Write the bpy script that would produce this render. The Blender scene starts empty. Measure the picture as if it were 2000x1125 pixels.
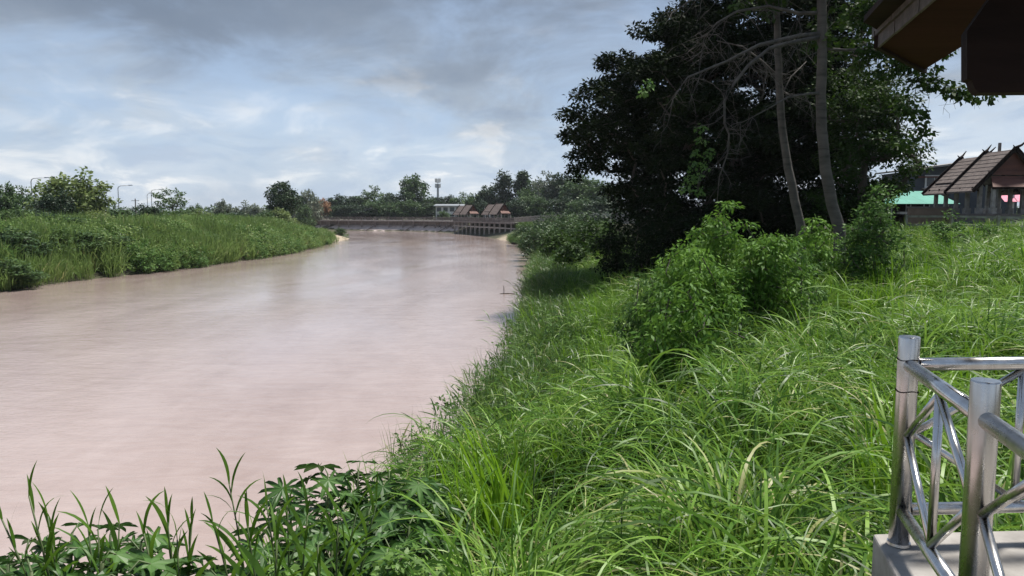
import bpy, math, random
import numpy as np
from mathutils import Vector, Matrix

sc = bpy.context.scene
C = sc.collection
R = math.radians
rnd = random.Random(7)
rng = np.random.default_rng(11)

# ------------------------------------------------------------------ camera
F = 1450.0                                     # focal length in photo pixels (2000 wide)
HOR = 420.0                                    # photo row of the horizon
PITCH = math.atan((562.5 - HOR) / F)
CAM = Vector((0, 0, 6.0))
cd = bpy.data.cameras.new('camera')
cd.sensor_width = 36.0
cd.lens = F / 2000 * 36.0
cd.clip_start = 0.05
cd.clip_end = 9000
cam = bpy.data.objects.new('camera', cd)
cam.location = CAM
cam.rotation_euler = (R(90) - PITCH, 0, 0)
C.objects.link(cam)
sc.camera = cam

# ------------------------------------------------------------------ sky, sun, exposure
SUN_EL, SUN_AZ = R(67), R(56)                  # azimuth from +Y towards +X
world = bpy.data.worlds.new('World')
sc.world = world
world.use_nodes = True
wt = world.node_tree
wt.nodes.clear()
def wn(t, **k):
    n = wt.nodes.new(t)
    for a, b in k.items():
        setattr(n, a, b)
    return n
def wl(a, b):
    wt.links.new(a, b)
w_out = wn('ShaderNodeOutputWorld')
w_bg = wn('ShaderNodeBackground')
w_bg.inputs['Strength'].default_value = 0.1
wl(w_bg.outputs[0], w_out.inputs[0])
w_sky = wn('ShaderNodeTexSky', sky_type='NISHITA', sun_disc=False)
w_sky.sun_elevation = SUN_EL
w_sky.sun_rotation = SUN_AZ
w_sky.air_density = 1.0
w_sky.dust_density = 1.6
w_sky.ozone_density = 1.4
tc = wn('ShaderNodeTexCoord')
sep = wn('ShaderNodeSeparateXYZ')
wl(tc.outputs['Generated'], sep.inputs[0])
def wm(op, a, b=None, c=None, clamp=False):
    n = wn('ShaderNodeMath', operation=op, use_clamp=clamp)
    for i, v in enumerate((a, b, c)):
        if v is None:
            continue
        if isinstance(v, (int, float)):
            n.inputs[i].default_value = v
        else:
            wl(v, n.inputs[i])
    return n.outputs[0]
zc = wm('MAXIMUM', sep.outputs['Z'], 0.0)
den = wm('ADD', zc, 0.30)
ux = wm('DIVIDE', sep.outputs['X'], den)
uy = wm('DIVIDE', sep.outputs['Y'], den)
comb = wn('ShaderNodeCombineXYZ')
wl(ux, comb.inputs[0]); wl(uy, comb.inputs[1])
def wnoise(scale, detail, rough, dist, off):
    mp = wn('ShaderNodeMapping')
    mp.inputs['Location'].default_value = off
    wl(comb.outputs[0], mp.inputs[0])
    n = wn('ShaderNodeTexNoise', noise_dimensions='3D')
    n.inputs['Scale'].default_value = scale
    n.inputs['Detail'].default_value = detail
    n.inputs['Roughness'].default_value = rough
    n.inputs['Distortion'].default_value = dist
    wl(mp.outputs[0], n.inputs['Vector'])
    return n.outputs[0]
def wramp(v, stops):
    n = wn('ShaderNodeValToRGB')
    cr = n.color_ramp
    cr.interpolation = 'EASE'
    while len(cr.elements) < len(stops):
        cr.elements.new(0.5)
    for e, (p, c) in zip(cr.elements, stops):
        e.position = p
        e.color = (c[0], c[1], c[2], 1) if hasattr(c, '__len__') else (c, c, c, 1)
    wl(v, n.inputs[0])
    return n.outputs[0]
def wmix(f, a, b, blend='MIX'):
    n = wn('ShaderNodeMix', data_type='RGBA', blend_type=blend)
    for sock, v in ((n.inputs[0], f), (n.inputs[6], a), (n.inputs[7], b)):
        if isinstance(v, (int, float)):
            sock.default_value = v
        elif isinstance(v, tuple):
            sock.default_value = (*v, 1)
        else:
            wl(v, sock)
    return n.outputs[2]
n_big = wnoise(0.9, 6, 0.55, 0.5, (3.1, 0.4, 0.0))
n_mid = wnoise(2.1, 8, 0.6, 0.5, (7.7, 2.1, 1.3))
n_fine = wnoise(3.4, 8, 0.58, 0.5, (1.7, 5.1, 4.3))
# thin veil of cloud everywhere, thicker dark masses high up, bright tops low down
cover = wramp(n_mid, [(0.34, 0.32), (0.62, 0.95)])
el = wm('MULTIPLY', zc, 3.2, clamp=True)                          # 0 at horizon, 1 at about 18 deg and above
dk = wm('ADD', wm('MULTIPLY', el, 0.60), wm('MULTIPLY', n_big, 0.62))
dk = wm('ADD', dk, wm('MULTIPLY', n_mid, 0.20))
darkness = wramp(dk, [(0.46, 0.0), (0.98, 1.0)])
bright = wramp(n_fine, [(0.38, (3.5, 4.2, 5.2)), (0.50, (4.3, 4.9, 5.6)), (0.66, (6.9, 6.95, 6.9))])
cloud = wmix(darkness, bright, (1.3, 1.65, 2.2))
blue = wmix(0.62, w_sky.outputs[0], (2.8, 3.8, 5.5))
sky_col = wmix(cover, blue, cloud)
wl(sky_col, w_bg.inputs['Color'])

sd = bpy.data.lights.new('sun', 'SUN')
sd.energy = 4.4
sd.angle = R(7.0)
sd.color = (1.0, 0.955, 0.88)
sun = bpy.data.objects.new('sun', sd)
sdir = Vector((math.sin(SUN_AZ) * math.cos(SUN_EL), math.cos(SUN_AZ) * math.cos(SUN_EL), math.sin(SUN_EL)))
sun.rotation_euler = sdir.to_track_quat('Z', 'Y').to_euler()
sun.location = (40, 40, 80)
C.objects.link(sun)

sc.view_settings.view_transform = 'Standard'
sc.view_settings.look = 'None'
sc.view_settings.gamma = 1.0
sc.view_settings.exposure = 0.62
sc.view_settings.use_curve_mapping = False
sc.render.engine = 'CYCLES'
sc.cycles.max_bounces = 5
sc.cycles.diffuse_bounces = 2
sc.cycles.glossy_bounces = 2
sc.cycles.transmission_bounces = 2
sc.cycles.caustics_reflective = False
sc.cycles.caustics_refractive = False
sc.cycles.sample_clamp_indirect = 4.0

# ------------------------------------------------------------------ photo pixel -> place
def ray(px, py):
    d = Vector((px - 1000.0, F, 562.5 - py))
    s, c = math.sin(PITCH), math.cos(PITCH)
    return Vector((d.x, d.y * c + d.z * s, -d.y * s + d.z * c))
def at_z(px, py, z):
    d = ray(px, py)
    return CAM + d * ((z - CAM.z) / d.z)
def at_y(px, py, Y):
    d = ray(px, py)
    return CAM + d * (Y / d.y)
def px_of(x, Y):                                # photo column of a point
    return 1000 + F * x / Y

# ------------------------------------------------------------------ helpers
def props(o, label=None, cat=None, group=None, kind=None):
    if label: o['label'] = label
    if cat: o['category'] = cat
    if group: o['group'] = group
    if kind: o['kind'] = kind
    return o
def empty(name, loc=(0, 0, 0), rz=0.0, label=None, cat=None, group=None):
    o = bpy.data.objects.new(name, None)
    o.location = loc
    o.rotation_euler = (0, 0, rz)
    o.empty_display_size = 0.2
    C.objects.link(o)
    return props(o, label, cat, group)
def link(name, me, parent=None, loc=None, rot=None):
    o = bpy.data.objects.new(name, me)
    C.objects.link(o)
    if parent is not None: o.parent = parent
    if loc is not None: o.location = loc
    if rot is not None: o.rotation_euler = rot
    return o
def copy_tree(o, parent=None):
    c = o.copy()
    C.objects.link(c)
    c.parent = parent
    for ch in o.children:
        copy_tree(ch, c)
    return c

class MB:
    """collects shapes into one mesh"""
    def __init__(s):
        s.v, s.f = [], []
    def add(s, vs, fs):
        n = len(s.v)
        s.v.extend([tuple(p) for p in vs])
        s.f.extend([tuple(i + n for i in q) for q in fs])
        return s
    def box(s, x0, x1, y0, y1, z0, z1):
        vs = [(x0, y0, z0), (x1, y0, z0), (x1, y1, z0), (x0, y1, z0), (x0, y0, z1), (x1, y0, z1), (x1, y1, z1), (x0, y1, z1)]
        return s.add(vs, [(3, 2, 1, 0), (4, 5, 6, 7), (0, 1, 5, 4), (1, 2, 6, 5), (2, 3, 7, 6), (3, 0, 4, 7)])
    def hexa(s, b, t):                           # bottom ring, top ring (same length)
        n = len(b)
        fs = [tuple(reversed(range(n))), tuple(range(n, 2 * n))]
        fs += [(i, (i + 1) % n, n + (i + 1) % n, n + i) for i in range(n)]
        return s.add(list(b) + list(t), fs)
    def slab(s, pts, thick):                     # polygon given thickness along -normal
        p = [Vector(q) for q in pts]
        nrm = (p[1] - p[0]).cross(p[2] - p[0]).normalized()
        return s.hexa([q - nrm * thick for q in p], p)
    def bar(s, a, b, w, h=None, up=(0, 0, 1)):   # rectangular bar between two points
        a, b = Vector(a), Vector(b)
        h = h or w
        d = (b - a).normalized()
        u = Vector(up)
        if abs(d.dot(u)) > 0.98: u = Vector((1, 0, 0))
        r = d.cross(u).normalized() * (w / 2)
        u = r.cross(d).normalized() * (h / 2)
        return s.hexa([a - r - u, a + r - u, a + r + u, a - r + u], [b - r - u, b + r - u, b + r + u, b - r + u])
    def tube(s, pts, rad, n=8, caps=True):
        pts = [Vector(p) for p in pts]
        if not hasattr(rad, '__len__'): rad = [rad] * len(pts)
        vs, fs = [], []
        ref = Vector((0.31, 0.17, 0.93))
        for i, p in enumerate(pts):
            d = (pts[min(i + 1, len(pts) - 1)] - pts[max(i - 1, 0)]).normalized()
            if abs(d.dot(ref)) > 0.97: ref = Vector((0.9, 0.3, 0.1))
            r = d.cross(ref).normalized()
            u = r.cross(d).normalized()
            for k in range(n):
                a = 2 * math.pi * k / n
                vs.append(p + (r * math.cos(a) + u * math.sin(a)) * rad[i])
        for i in range(len(pts) - 1):
            for k in range(n):
                fs.append((i * n + k, i * n + (k + 1) % n, (i + 1) * n + (k + 1) % n, (i + 1) * n + k))
        if caps:
            fs.append(tuple(reversed(range(n))))
            fs.append(tuple(range((len(pts) - 1) * n, len(pts) * n)))
        return s.add(vs, fs)
    def mesh(s, name, mat=None, smooth=False):
        me = bpy.data.meshes.new(name)
        me.from_pydata(s.v, [], s.f)
        if mat: me.materials.append(mat)
        if smooth: me.polygons.foreach_set('use_smooth', [True] * len(me.polygons))
        me.update()
        return me
    def build(s, name, mat=None, parent=None, smooth=False, loc=None, rot=None):
        return link(name, s.mesh(name, mat, smooth), parent, loc, rot)

def np_mesh(name, V, Q, mat=None, tint=None, smooth=False):
    """numpy verts (n,3) and faces (m,k)"""
    me = bpy.data.meshes.new(name)
    V = np.ascontiguousarray(V, dtype=np.float32).reshape(-1, 3)
    Q = np.ascontiguousarray(Q, dtype=np.int32)
    m, k = Q.shape
    me.vertices.add(len(V)); me.vertices.foreach_set('co', V.ravel())
    me.loops.add(m * k); me.loops.foreach_set('vertex_index', Q.ravel())
    me.polygons.add(m)
    me.polygons.foreach_set('loop_start', np.arange(0, m * k, k, dtype=np.int32))
    try: me.polygons.foreach_set('loop_total', np.full(m, k, dtype=np.int32))
    except Exception: pass
    if smooth: me.polygons.foreach_set('use_smooth', np.ones(m, dtype=bool))
    if tint is not None:
        at = me.attributes.new('tint', 'FLOAT', 'POINT')
        at.data.foreach_set('value', np.ascontiguousarray(tint, dtype=np.float32).ravel())
    if mat: me.materials.append(mat)
    me.update(calc_edges=True)
    return me

ORD = ['first', 'second', 'third', 'fourth', 'fifth', 'sixth', 'seventh', 'eighth', 'ninth', 'tenth', 'eleventh', 'twelfth',
       'thirteenth', 'fourteenth', 'fifteenth', 'sixteenth', 'seventeenth', 'eighteenth', 'nineteenth', 'twentieth',
       'twenty-first', 'twenty-second', 'twenty-third', 'twenty-fourth', 'twenty-fifth', 'twenty-sixth', 'twenty-seventh',
       'twenty-eighth', 'twenty-ninth', 'thirtieth', 'thirty-first', 'thirty-second', 'thirty-third', 'thirty-fourth',
       'thirty-fifth', 'thirty-sixth', 'thirty-seventh', 'thirty-eighth', 'thirty-ninth', 'fortieth']

# ------------------------------------------------------------------ materials
def newmat(name):
    m = bpy.data.materials.new(name)
    m.use_nodes = True
    nt = m.node_tree
    return m, nt, nt.nodes['Principled BSDF'], nt.nodes['Material Output']
def nd(nt, t, **k):
    n = nt.nodes.new(t)
    for a, b in k.items(): setattr(n, a, b)
    return n
def ramp(nt, src, stops):
    n = nd(nt, 'ShaderNodeValToRGB')
    cr = n.color_ramp
    while len(cr.elements) < len(stops): cr.elements.new(0.5)
    for e, (p, c) in zip(cr.elements, stops):
        e.position = p
        e.color = (*c, 1) if hasattr(c, '__len__') else (c, c, c, 1)
    nt.links.new(src, n.inputs[0])
    return n.outputs[0]
def noise(nt, scale, detail=4, rough=0.55, vec=None, dist=0.0):
    n = nd(nt, 'ShaderNodeTexNoise')
    n.inputs['Scale'].default_value = scale
    n.inputs['Detail'].default_value = detail
    n.inputs['Roughness'].default_value = rough
    n.inputs['Distortion'].default_value = dist
    if vec is not None: nt.links.new(vec, n.inputs['Vector'])
    return n.outputs[0]
def math_n(nt, op, a, b=0.0, clamp=False):
    n = nd(nt, 'ShaderNodeMath', operation=op, use_clamp=clamp)
    for i, v in enumerate((a, b)):
        if isinstance(v, (int, float)): n.inputs[i].default_value = v
        else: nt.links.new(v, n.inputs[i])
    return n.outputs[0]
def mixc(nt, f, a, b, blend='MIX'):
    n = nd(nt, 'ShaderNodeMix', data_type='RGBA', blend_type=blend)
    for s, v in ((n.inputs[0], f), (n.inputs[6], a), (n.inputs[7], b)):
        if isinstance(v, (int, float)): s.default_value = v
        elif isinstance(v, tuple): s.default_value = (*v, 1)
        else: nt.links.new(v, s)
    return n.outputs[2]
def bump(nt, h, strength, dist, bsdf):
    n = nd(nt, 'ShaderNodeBump')
    n.inputs['Strength'].default_value = strength
    n.inputs['Distance'].default_value = dist
    nt.links.new(h, n.inputs['Height'])
    nt.links.new(n.outputs[0], bsdf.inputs['Normal'])
def position(nt, scale=(1, 1, 1)):
    g = nd(nt, 'ShaderNodeNewGeometry')
    mp = nd(nt, 'ShaderNodeMapping')
    mp.inputs['Scale'].default_value = scale
    nt.links.new(g.outputs['Position'], mp.inputs[0])
    return mp.outputs[0]

def surf(name, c1, c2, scale=2.0, rough=0.8, bmp=0.3, bd=0.02, metal=0.0, detail=6, stretch=(1, 1, 1), objspace=True, spec=0.5):
    """two-tone weathered surface"""
    m, nt, b, o = newmat(name)
    if objspace:
        t = nd(nt, 'ShaderNodeTexCoord')
        mp = nd(nt, 'ShaderNodeMapping')
        mp.inputs['Scale'].default_value = stretch
        nt.links.new(t.outputs['Object'], mp.inputs[0])
        v = mp.outputs[0]
    else:
        v = position(nt, stretch)
    n1 = noise(nt, scale, detail, 0.62, v)
    nt.links.new(ramp(nt, n1, [(0.33, c1), (0.67, c2)]), b.inputs['Base Color'])
    b.inputs['Roughness'].default_value = rough
    b.inputs['Metallic'].default_value = metal
    b.inputs['Specular IOR Level'].default_value = spec
    if bmp: bump(nt, noise(nt, scale * 6, 4, 0.6, v), bmp, bd, b)
    return m

def leafmat(name, c_dark, c_mid, c_light, rough=0.45, trans=0.25, spec=0.5, var=0.35, thin=None, straw=None):
    m, nt, b, o = newmat(name)
    at = nd(nt, 'ShaderNodeAttribute', attribute_name='tint')
    oi = nd(nt, 'ShaderNodeObjectInfo')
    t = math_n(nt, 'ADD', at.outputs['Fac'], math_n(nt, 'MULTIPLY', math_n(nt, 'SUBTRACT', oi.outputs['Random'], 0.5), var), clamp=True)
    col = ramp(nt, t, [(0.0, c_dark), (0.5, c_mid), (0.92, c_light), (1.0, straw)] if straw else [(0.0, c_dark), (0.5, c_mid), (1.0, c_light)])
    nt.links.new(col, b.inputs['Base Color'])
    b.inputs['Roughness'].default_value = rough
    b.inputs['Specular IOR Level'].default_value = spec
    tr = nd(nt, 'ShaderNodeBsdfTranslucent')
    nt.links.new(mixc(nt, 0.6, col, thin or tuple(min(1, x * 1.6) for x in c_light)), tr.inputs['Color'])
    ms = nd(nt, 'ShaderNodeMixShader')
    ms.inputs[0].default_value = trans
    nt.links.new(b.outputs[0], ms.inputs[1])
    nt.links.new(tr.outputs[0], ms.inputs[2])
    nt.links.new(ms.outputs[0], o.inputs['Surface'])
    return m

M = {}
M['grass'] = leafmat('grass_blade', (0.018, 0.056, 0.003), (0.068, 0.165, 0.006), (0.22, 0.36, 0.06), rough=0.45, trans=0.24, spec=0.32, straw=(0.34, 0.33, 0.15))
M['grass_dark'] = leafmat('reed_blade', (0.022, 0.055, 0.010), (0.05, 0.11, 0.018), (0.11, 0.18, 0.04), rough=0.45, trans=0.25, spec=0.35, straw=(0.22, 0.2, 0.1))
M['spear'] = leafmat('spear_blade', (0.06, 0.14, 0.008), (0.10, 0.22, 0.010), (0.17, 0.31, 0.02), rough=0.5, trans=0.4, spec=0.3)
M['grass_far'] = leafmat('far_grass_blade', (0.05, 0.10, 0.018), (0.11, 0.19, 0.038), (0.2, 0.28, 0.085), rough=0.5, trans=0.3, spec=0.3, straw=(0.28, 0.25, 0.12))
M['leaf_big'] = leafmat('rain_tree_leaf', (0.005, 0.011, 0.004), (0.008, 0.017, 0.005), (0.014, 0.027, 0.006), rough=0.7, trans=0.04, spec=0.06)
M['leaf_right'] = leafmat('broad_leaf', (0.013, 0.03, 0.006), (0.025, 0.057, 0.009), (0.05, 0.095, 0.014), rough=0.6, trans=0.16, spec=0.15)
M['leaf_shrub'] = leafmat('shrub_leaf', (0.045, 0.11, 0.014), (0.085, 0.185, 0.024), (0.16, 0.29, 0.045), rough=0.55, trans=0.22, spec=0.15)
M['leaf_small'] = leafmat('small_leaf', (0.032, 0.075, 0.016), (0.06, 0.13, 0.028), (0.11, 0.2, 0.05), rough=0.55, trans=0.22, spec=0.15)
M['leaf_far'] = leafmat('far_leaf', (0.03, 0.065, 0.022), (0.052, 0.10, 0.03), (0.095, 0.155, 0.045), rough=0.55, trans=0.15, spec=0.3, var=0.6)
M['leaf_far_dark'] = leafmat('far_dark_leaf', (0.016, 0.036, 0.018), (0.028, 0.055, 0.024), (0.045, 0.08, 0.03), rough=0.55, trans=0.1, spec=0.3)
M['leaf_pale'] = leafmat('pale_leaf', (0.08, 0.12, 0.035), (0.14, 0.19, 0.06), (0.21, 0.26, 0.09), rough=0.5, trans=0.25, spec=0.3)
M['leaf_grey'] = leafmat('grey_leaf', (0.08, 0.105, 0.07), (0.13, 0.16, 0.11), (0.19, 0.22, 0.16), rough=0.55, trans=0.15, spec=0.3)
M['leaf_orange'] = leafmat('orange_bloom', (0.17, 0.10, 0.055), (0.28, 0.15, 0.08), (0.34, 0.21, 0.12), rough=0.6, trans=0.2, spec=0.2)
M['leaf_castor'] = leafmat('castor_leaf', (0.018, 0.052, 0.009), (0.034, 0.088, 0.015), (0.08, 0.16, 0.04), rough=0.45, trans=0.15, spec=0.32, var=0.7)
M['leaf_vine'] = leafmat('vine_leaf', (0.08, 0.16, 0.03), (0.13, 0.24, 0.045), (0.2, 0.33, 0.08), rough=0.45, trans=0.3, spec=0.4)
M['leaf_reed'] = leafmat('giant_reed_leaf', (0.04, 0.10, 0.010), (0.07, 0.155, 0.014), (0.12, 0.22, 0.022), rough=0.45, trans=0.32, spec=0.35, var=0.6)
M['bark'] = surf('bark', (0.05, 0.04, 0.032), (0.11, 0.095, 0.08), 3.0, 0.9, 0.6, 0.03, stretch=(1, 1, 0.35))
M['stem'] = surf('green_stem', (0.06, 0.10, 0.035), (0.12, 0.15, 0.06), 6.0, 0.6, 0.1, 0.005)
M['twig'] = surf('dry_twig', (0.045, 0.04, 0.036), (0.11, 0.10, 0.09), 4.0, 0.85, 0.3, 0.01)
M['concrete'] = surf('concrete', (0.17, 0.155, 0.14), (0.38, 0.36, 0.335), 2.4, 0.85, 0.4, 0.012, detail=9)
M['concrete_dark'] = surf('stained_concrete', (0.10, 0.088, 0.082), (0.20, 0.175, 0.165), 1.1, 0.9, 0.3, 0.02)
M['brick_slope'] = surf('stone_pitching', (0.36, 0.29, 0.265), (0.56, 0.48, 0.445), 0.7, 0.9, 0.5, 0.05)
M['white'] = surf('white_wall', (0.50, 0.49, 0.46), (0.68, 0.67, 0.64), 0.6, 0.8, 0.1, 0.01)
M['grey_metal'] = surf('galvanised_steel', (0.30, 0.31, 0.32), (0.42, 0.43, 0.44), 2.0, 0.45, 0.0, metal=0.6)
M['roof_brown'] = surf('weathered_roof_tile', (0.085, 0.062, 0.055), (0.17, 0.135, 0.12), 2.2, 0.85, 0.6, 0.03, stretch=(1, 1, 1))
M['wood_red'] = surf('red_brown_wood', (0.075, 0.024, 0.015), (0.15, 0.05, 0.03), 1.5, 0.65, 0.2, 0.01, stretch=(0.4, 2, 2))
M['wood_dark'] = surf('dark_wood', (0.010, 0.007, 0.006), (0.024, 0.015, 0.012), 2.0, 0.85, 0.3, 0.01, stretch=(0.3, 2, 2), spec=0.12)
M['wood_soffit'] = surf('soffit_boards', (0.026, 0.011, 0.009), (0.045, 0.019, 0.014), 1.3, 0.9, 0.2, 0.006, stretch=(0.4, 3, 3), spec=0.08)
M['wood_grey'] = surf('weathered_fascia', (0.045, 0.038, 0.033), (0.10, 0.085, 0.075), 5.0, 0.8, 0.4, 0.01, stretch=(0.3, 3, 3))
M['dark_glass'] = surf('dark_glass', (0.015, 0.02, 0.024), (0.03, 0.038, 0.042), 0.6, 0.12, 0.0)
M['blue_wall'] = surf('slate_blue_wall', (0.04, 0.048, 0.06), (0.065, 0.075, 0.09), 0.5, 0.8, 0.1, 0.01)
M['green_roof'] = surf('green_canopy', (0.03, 0.21, 0.15), (0.05, 0.29, 0.21), 0.4, 0.5, 0.1, 0.02)
M['pink'] = surf('pink_awning', (0.62, 0.12, 0.22), (0.75, 0.22, 0.32), 0.7, 0.6, 0.0)
M['brown_wall'] = surf('brown_wall', (0.14, 0.10, 0.075), (0.22, 0.165, 0.125), 0.9, 0.85, 0.2, 0.01)

# brushed, slightly smudged stainless steel
m, nt, b, o = newmat('stainless_steel')
b.inputs['Metallic'].default_value = 1.0
t_ = nd(nt, 'ShaderNodeTexCoord')
mp_ = nd(nt, 'ShaderNodeMapping'); mp_.inputs['Scale'].default_value = (1, 1, 0.12)
nt.links.new(t_.outputs['Object'], mp_.inputs[0])
n1 = noise(nt, 18, 5, 0.6, mp_.outputs[0])
nt.links.new(ramp(nt, n1, [(0.3, (0.52, 0.50, 0.48)), (0.7, (0.70, 0.69, 0.68))]), b.inputs['Base Color'])
nt.links.new(ramp(nt, noise(nt, 9, 5, 0.65, t_.outputs['Object']), [(0.3, 0.18), (0.75, 0.38)]), b.inputs['Roughness'])
M['steel'] = m

# silty river water
m, nt, b, o = newmat('muddy_water')
pos = position(nt)
pos_s = position(nt, (1.0, 0.42, 1.0))
swirl = noise(nt, 0.10, 5, 0.6, pos_s, 1.2)
fine = noise(nt, 0.55, 6, 0.62, pos_s, 0.9)
wave_shade = noise(nt, 1.6, 6, 0.7, position(nt, (0.30, 1.0, 1.0)), 1.0)  # light and dark of small waves, painted into the colour as streaks
silt_wave_tone = math_n(nt, 'ADD', math_n(nt, 'ADD', math_n(nt, 'MULTIPLY', swirl, 0.4), math_n(nt, 'MULTIPLY', fine, 0.25)), math_n(nt, 'MULTIPLY', wave_shade, 0.35))  # silt swirls mixed with the painted wave shading
nt.links.new(ramp(nt, silt_wave_tone, [(0.36, (0.30, 0.224, 0.198)), (0.62, (0.42, 0.337, 0.31))]), b.inputs['Base Color'])
b.inputs['IOR'].default_value = 1.55
nt.links.new(ramp(nt, swirl, [(0.35, 0.04), (0.65, 0.12)]), b.inputs['Roughness'])
r1 = noise(nt, 0.9, 4, 0.55, position(nt, (0.55, 1.0, 1.0)), 0.6)
r2 = noise(nt, 4.5, 4, 0.6, position(nt, (0.5, 1.0, 1.0)), 0.4)
calm = ramp(nt, noise(nt, 0.06, 3, 0.5, pos_s, 0.8), [(0.36, 0.25), (0.62, 1.0)])
r3 = noise(nt, 15.0, 3, 0.6, position(nt, (0.5, 1.0, 1.0)), 0.3)
hgt = math_n(nt, 'MULTIPLY', math_n(nt, 'ADD', math_n(nt, 'ADD', math_n(nt, 'MULTIPLY', r1, 0.7), math_n(nt, 'MULTIPLY', r2, 0.42)), math_n(nt, 'MULTIPLY', r3, 0.22)), calm)
bump(nt, hgt, 1.0, 0.045, b)
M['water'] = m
# ------------------------------------------------------------------ terrain
RB = np.array([(-7.4, -60), (-7.2, -10), (-6.9, 2), (-6.2, 7), (-3.9, 11.5), (-1.7, 16), (-0.6, 22), (0.3, 32), (1.2, 48), (2.0, 65), (3.0, 85),
               (3.5, 105), (2.8, 125), (1.2, 150), (-2, 178), (-9, 215), (-20, 249), (-30, 268), (-43, 281), (-66, 292), (-112, 325), (-230, 420)], float)
LB = np.array([(-42, -60), (-41.5, 20), (-40.5, 50), (-40.4, 60), (-40.4, 66), (-39, 73), (-37, 82), (-35.3, 102), (-35.2, 118), (-36.6, 138), (-38.6, 156),
               (-41.5, 190), (-47, 205), (-62, 222), (-110, 262), (-240, 370)], float)
def sdist(P, L, land_right):
    """distance of points P (n,2) to polyline L, positive on the land side"""
    best = np.full(len(P), 1e9); sign = np.ones(len(P))
    for a, b in zip(L[:-1], L[1:]):
        ab = b - a
        t = np.clip(((P - a) @ ab) / (ab @ ab), 0, 1)
        q = P - (a + t[:, None] * ab)
        d = np.hypot(q[:, 0], q[:, 1])
        cr = ab[0] * (P[:, 1] - a[1]) - ab[1] * (P[:, 0] - a[0])      # >0: left of the line
        u = d < best - 1e-9
        best[u] = d[u]; sign[u] = np.where(cr[u] > 0, -1.0, 1.0)
    return best * (sign if land_right else -sign)
def smooth(e0, e1, x):
    t = np.clip((x - e0) / (e1 - e0), 0, 1)
    return t * t * (3 - 2 * t)
def vnoise(x, y, s, seed=0):
    """cheap value noise"""
    x, y = np.asarray(x) / s, np.asarray(y) / s
    xi, yi = np.floor(x), np.floor(y)
    fx, fy = x - xi, y - yi
    fx, fy = fx * fx * (3 - 2 * fx), fy * fy * (3 - 2 * fy)
    def h(a, b):
        v = np.sin(a * 127.1 + b * 311.7 + seed * 74.7) * 43758.5453
        return v - np.floor(v)
    return (h(xi, yi) * (1 - fx) + h(xi + 1, yi) * fx) * (1 - fy) + (h(xi, yi + 1) * (1 - fx) + h(xi + 1, yi + 1) * fx) * fy
def ground(x, y):
    x, y = np.atleast_1d(np.asarray(x, float)), np.atleast_1d(np.asarray(y, float))
    P = np.stack([x, y], 1)
    dr, dl = sdist(P, RB, True), sdist(P, LB, False)
    near = np.interp(dr, [0, 2, 4, 6, 9, 14, 22, 30, 40, 60], [0, 0.4, 0.8, 1.35, 2.2, 2.9, 3.5, 4.1, 5.2, 6.1])
    mid = np.interp(dr, [0, 2, 5, 8.5, 11, 40], [0, 0.6, 1.7, 3.9, 4.8, 5.0])
    rev = np.interp(dr, [0, 4.2, 5.2, 6.0, 40], [0, 1.9, 2.2, 3.7, 3.8])
    wm_ = smooth(48, 80, y); wr = smooth(165, 195, y)
    zr = (near * (1 - wm_) + mid * wm_) * (1 - wr) + rev * wr
    zl = np.interp(dl, [0, 1, 4, 7, 13, 40], [0, 0.7, 1.9, 2.7, 3.3, 3.6]) * (1 - 0.45 * smooth(125, 195, y) * (1 - smooth(12, 40, dl)))
    zr = zr + 1.5 * np.exp(-((x + 2.2) / 2.6) ** 2 - ((y - 4.3) / 2.3) ** 2) * smooth(0.3, 2.5, dr)
    z = np.where(dr > 0, zr, np.where(dl > 0, zl, -np.minimum(2.2, 0.35 * np.minimum(-dr, -dl))))
    land = np.maximum(dr, dl)
    z = z + np.where(land > 0.6, (vnoise(x, y, 3.1, 1) - 0.5) * 0.35 * smooth(0.6, 4, land) * (1 - wr * (dr > 0)), 0)
    return z
def gz(x, y):
    return float(ground(x, y)[0])

xs = np.unique(np.concatenate([np.linspace(-4500, -300, 18), np.linspace(-300, -70, 30), np.arange(-70, -33, 1.0), np.arange(-33, -12, 3.0),
                               np.arange(-12, 30, 0.75), np.arange(30, 60, 1.5), np.linspace(60, 300, 24), np.linspace(300, 4500, 18)]))
ys = np.unique(np.concatenate([np.linspace(-900, -60, 10), np.arange(-60, -6, 4.0), np.arange(-6, 60, 0.75), np.arange(60, 310, 1.6),
                               np.linspace(310, 700, 40), np.linspace(700, 7000, 24)]))
GX, GY = np.meshgrid(xs, ys)
GZ = ground(GX.ravel(), GY.ravel())
nx, ny = len(xs), len(ys)
ii = (np.arange(ny - 1)[:, None] * nx + np.arange(nx - 1)[None, :]).ravel()
m, nt, b, o = newmat('bank_soil')
p3 = position(nt)
nn = noise(nt, 0.35, 6, 0.65, p3)
soil = ramp(nt, nn, [(0.3, (0.03, 0.032, 0.014)), (0.55, (0.05, 0.05, 0.024)), (0.75, (0.085, 0.066, 0.042))])
sand = ramp(nt, noise(nt, 1.1, 6, 0.6, p3), [(0.3, (0.24, 0.19, 0.13)), (0.7, (0.42, 0.35, 0.26))])
sv = nd(nt, 'ShaderNodeVectorMath', operation='DISTANCE')
nt.links.new(p3, sv.inputs[0]); sv.inputs[1].default_value = (-41, 184, 1.0)
sv2 = nd(nt, 'ShaderNodeVectorMath', operation='DISTANCE')
nt.links.new(p3, sv2.inputs[0]); sv2.inputs[1].default_value = (0, 176, 1.0)
dmin = math_n(nt, 'MINIMUM', sv.outputs['Value'], math_n(nt, 'ADD', sv2.outputs['Value'], 8.0))
fs_ = ramp(nt, math_n(nt, 'ADD', math_n(nt, 'MULTIPLY', dmin, 0.02), math_n(nt, 'MULTIPLY', nn, 0.3)), [(0.48, 1.0), (0.62, 0.0)])
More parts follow.
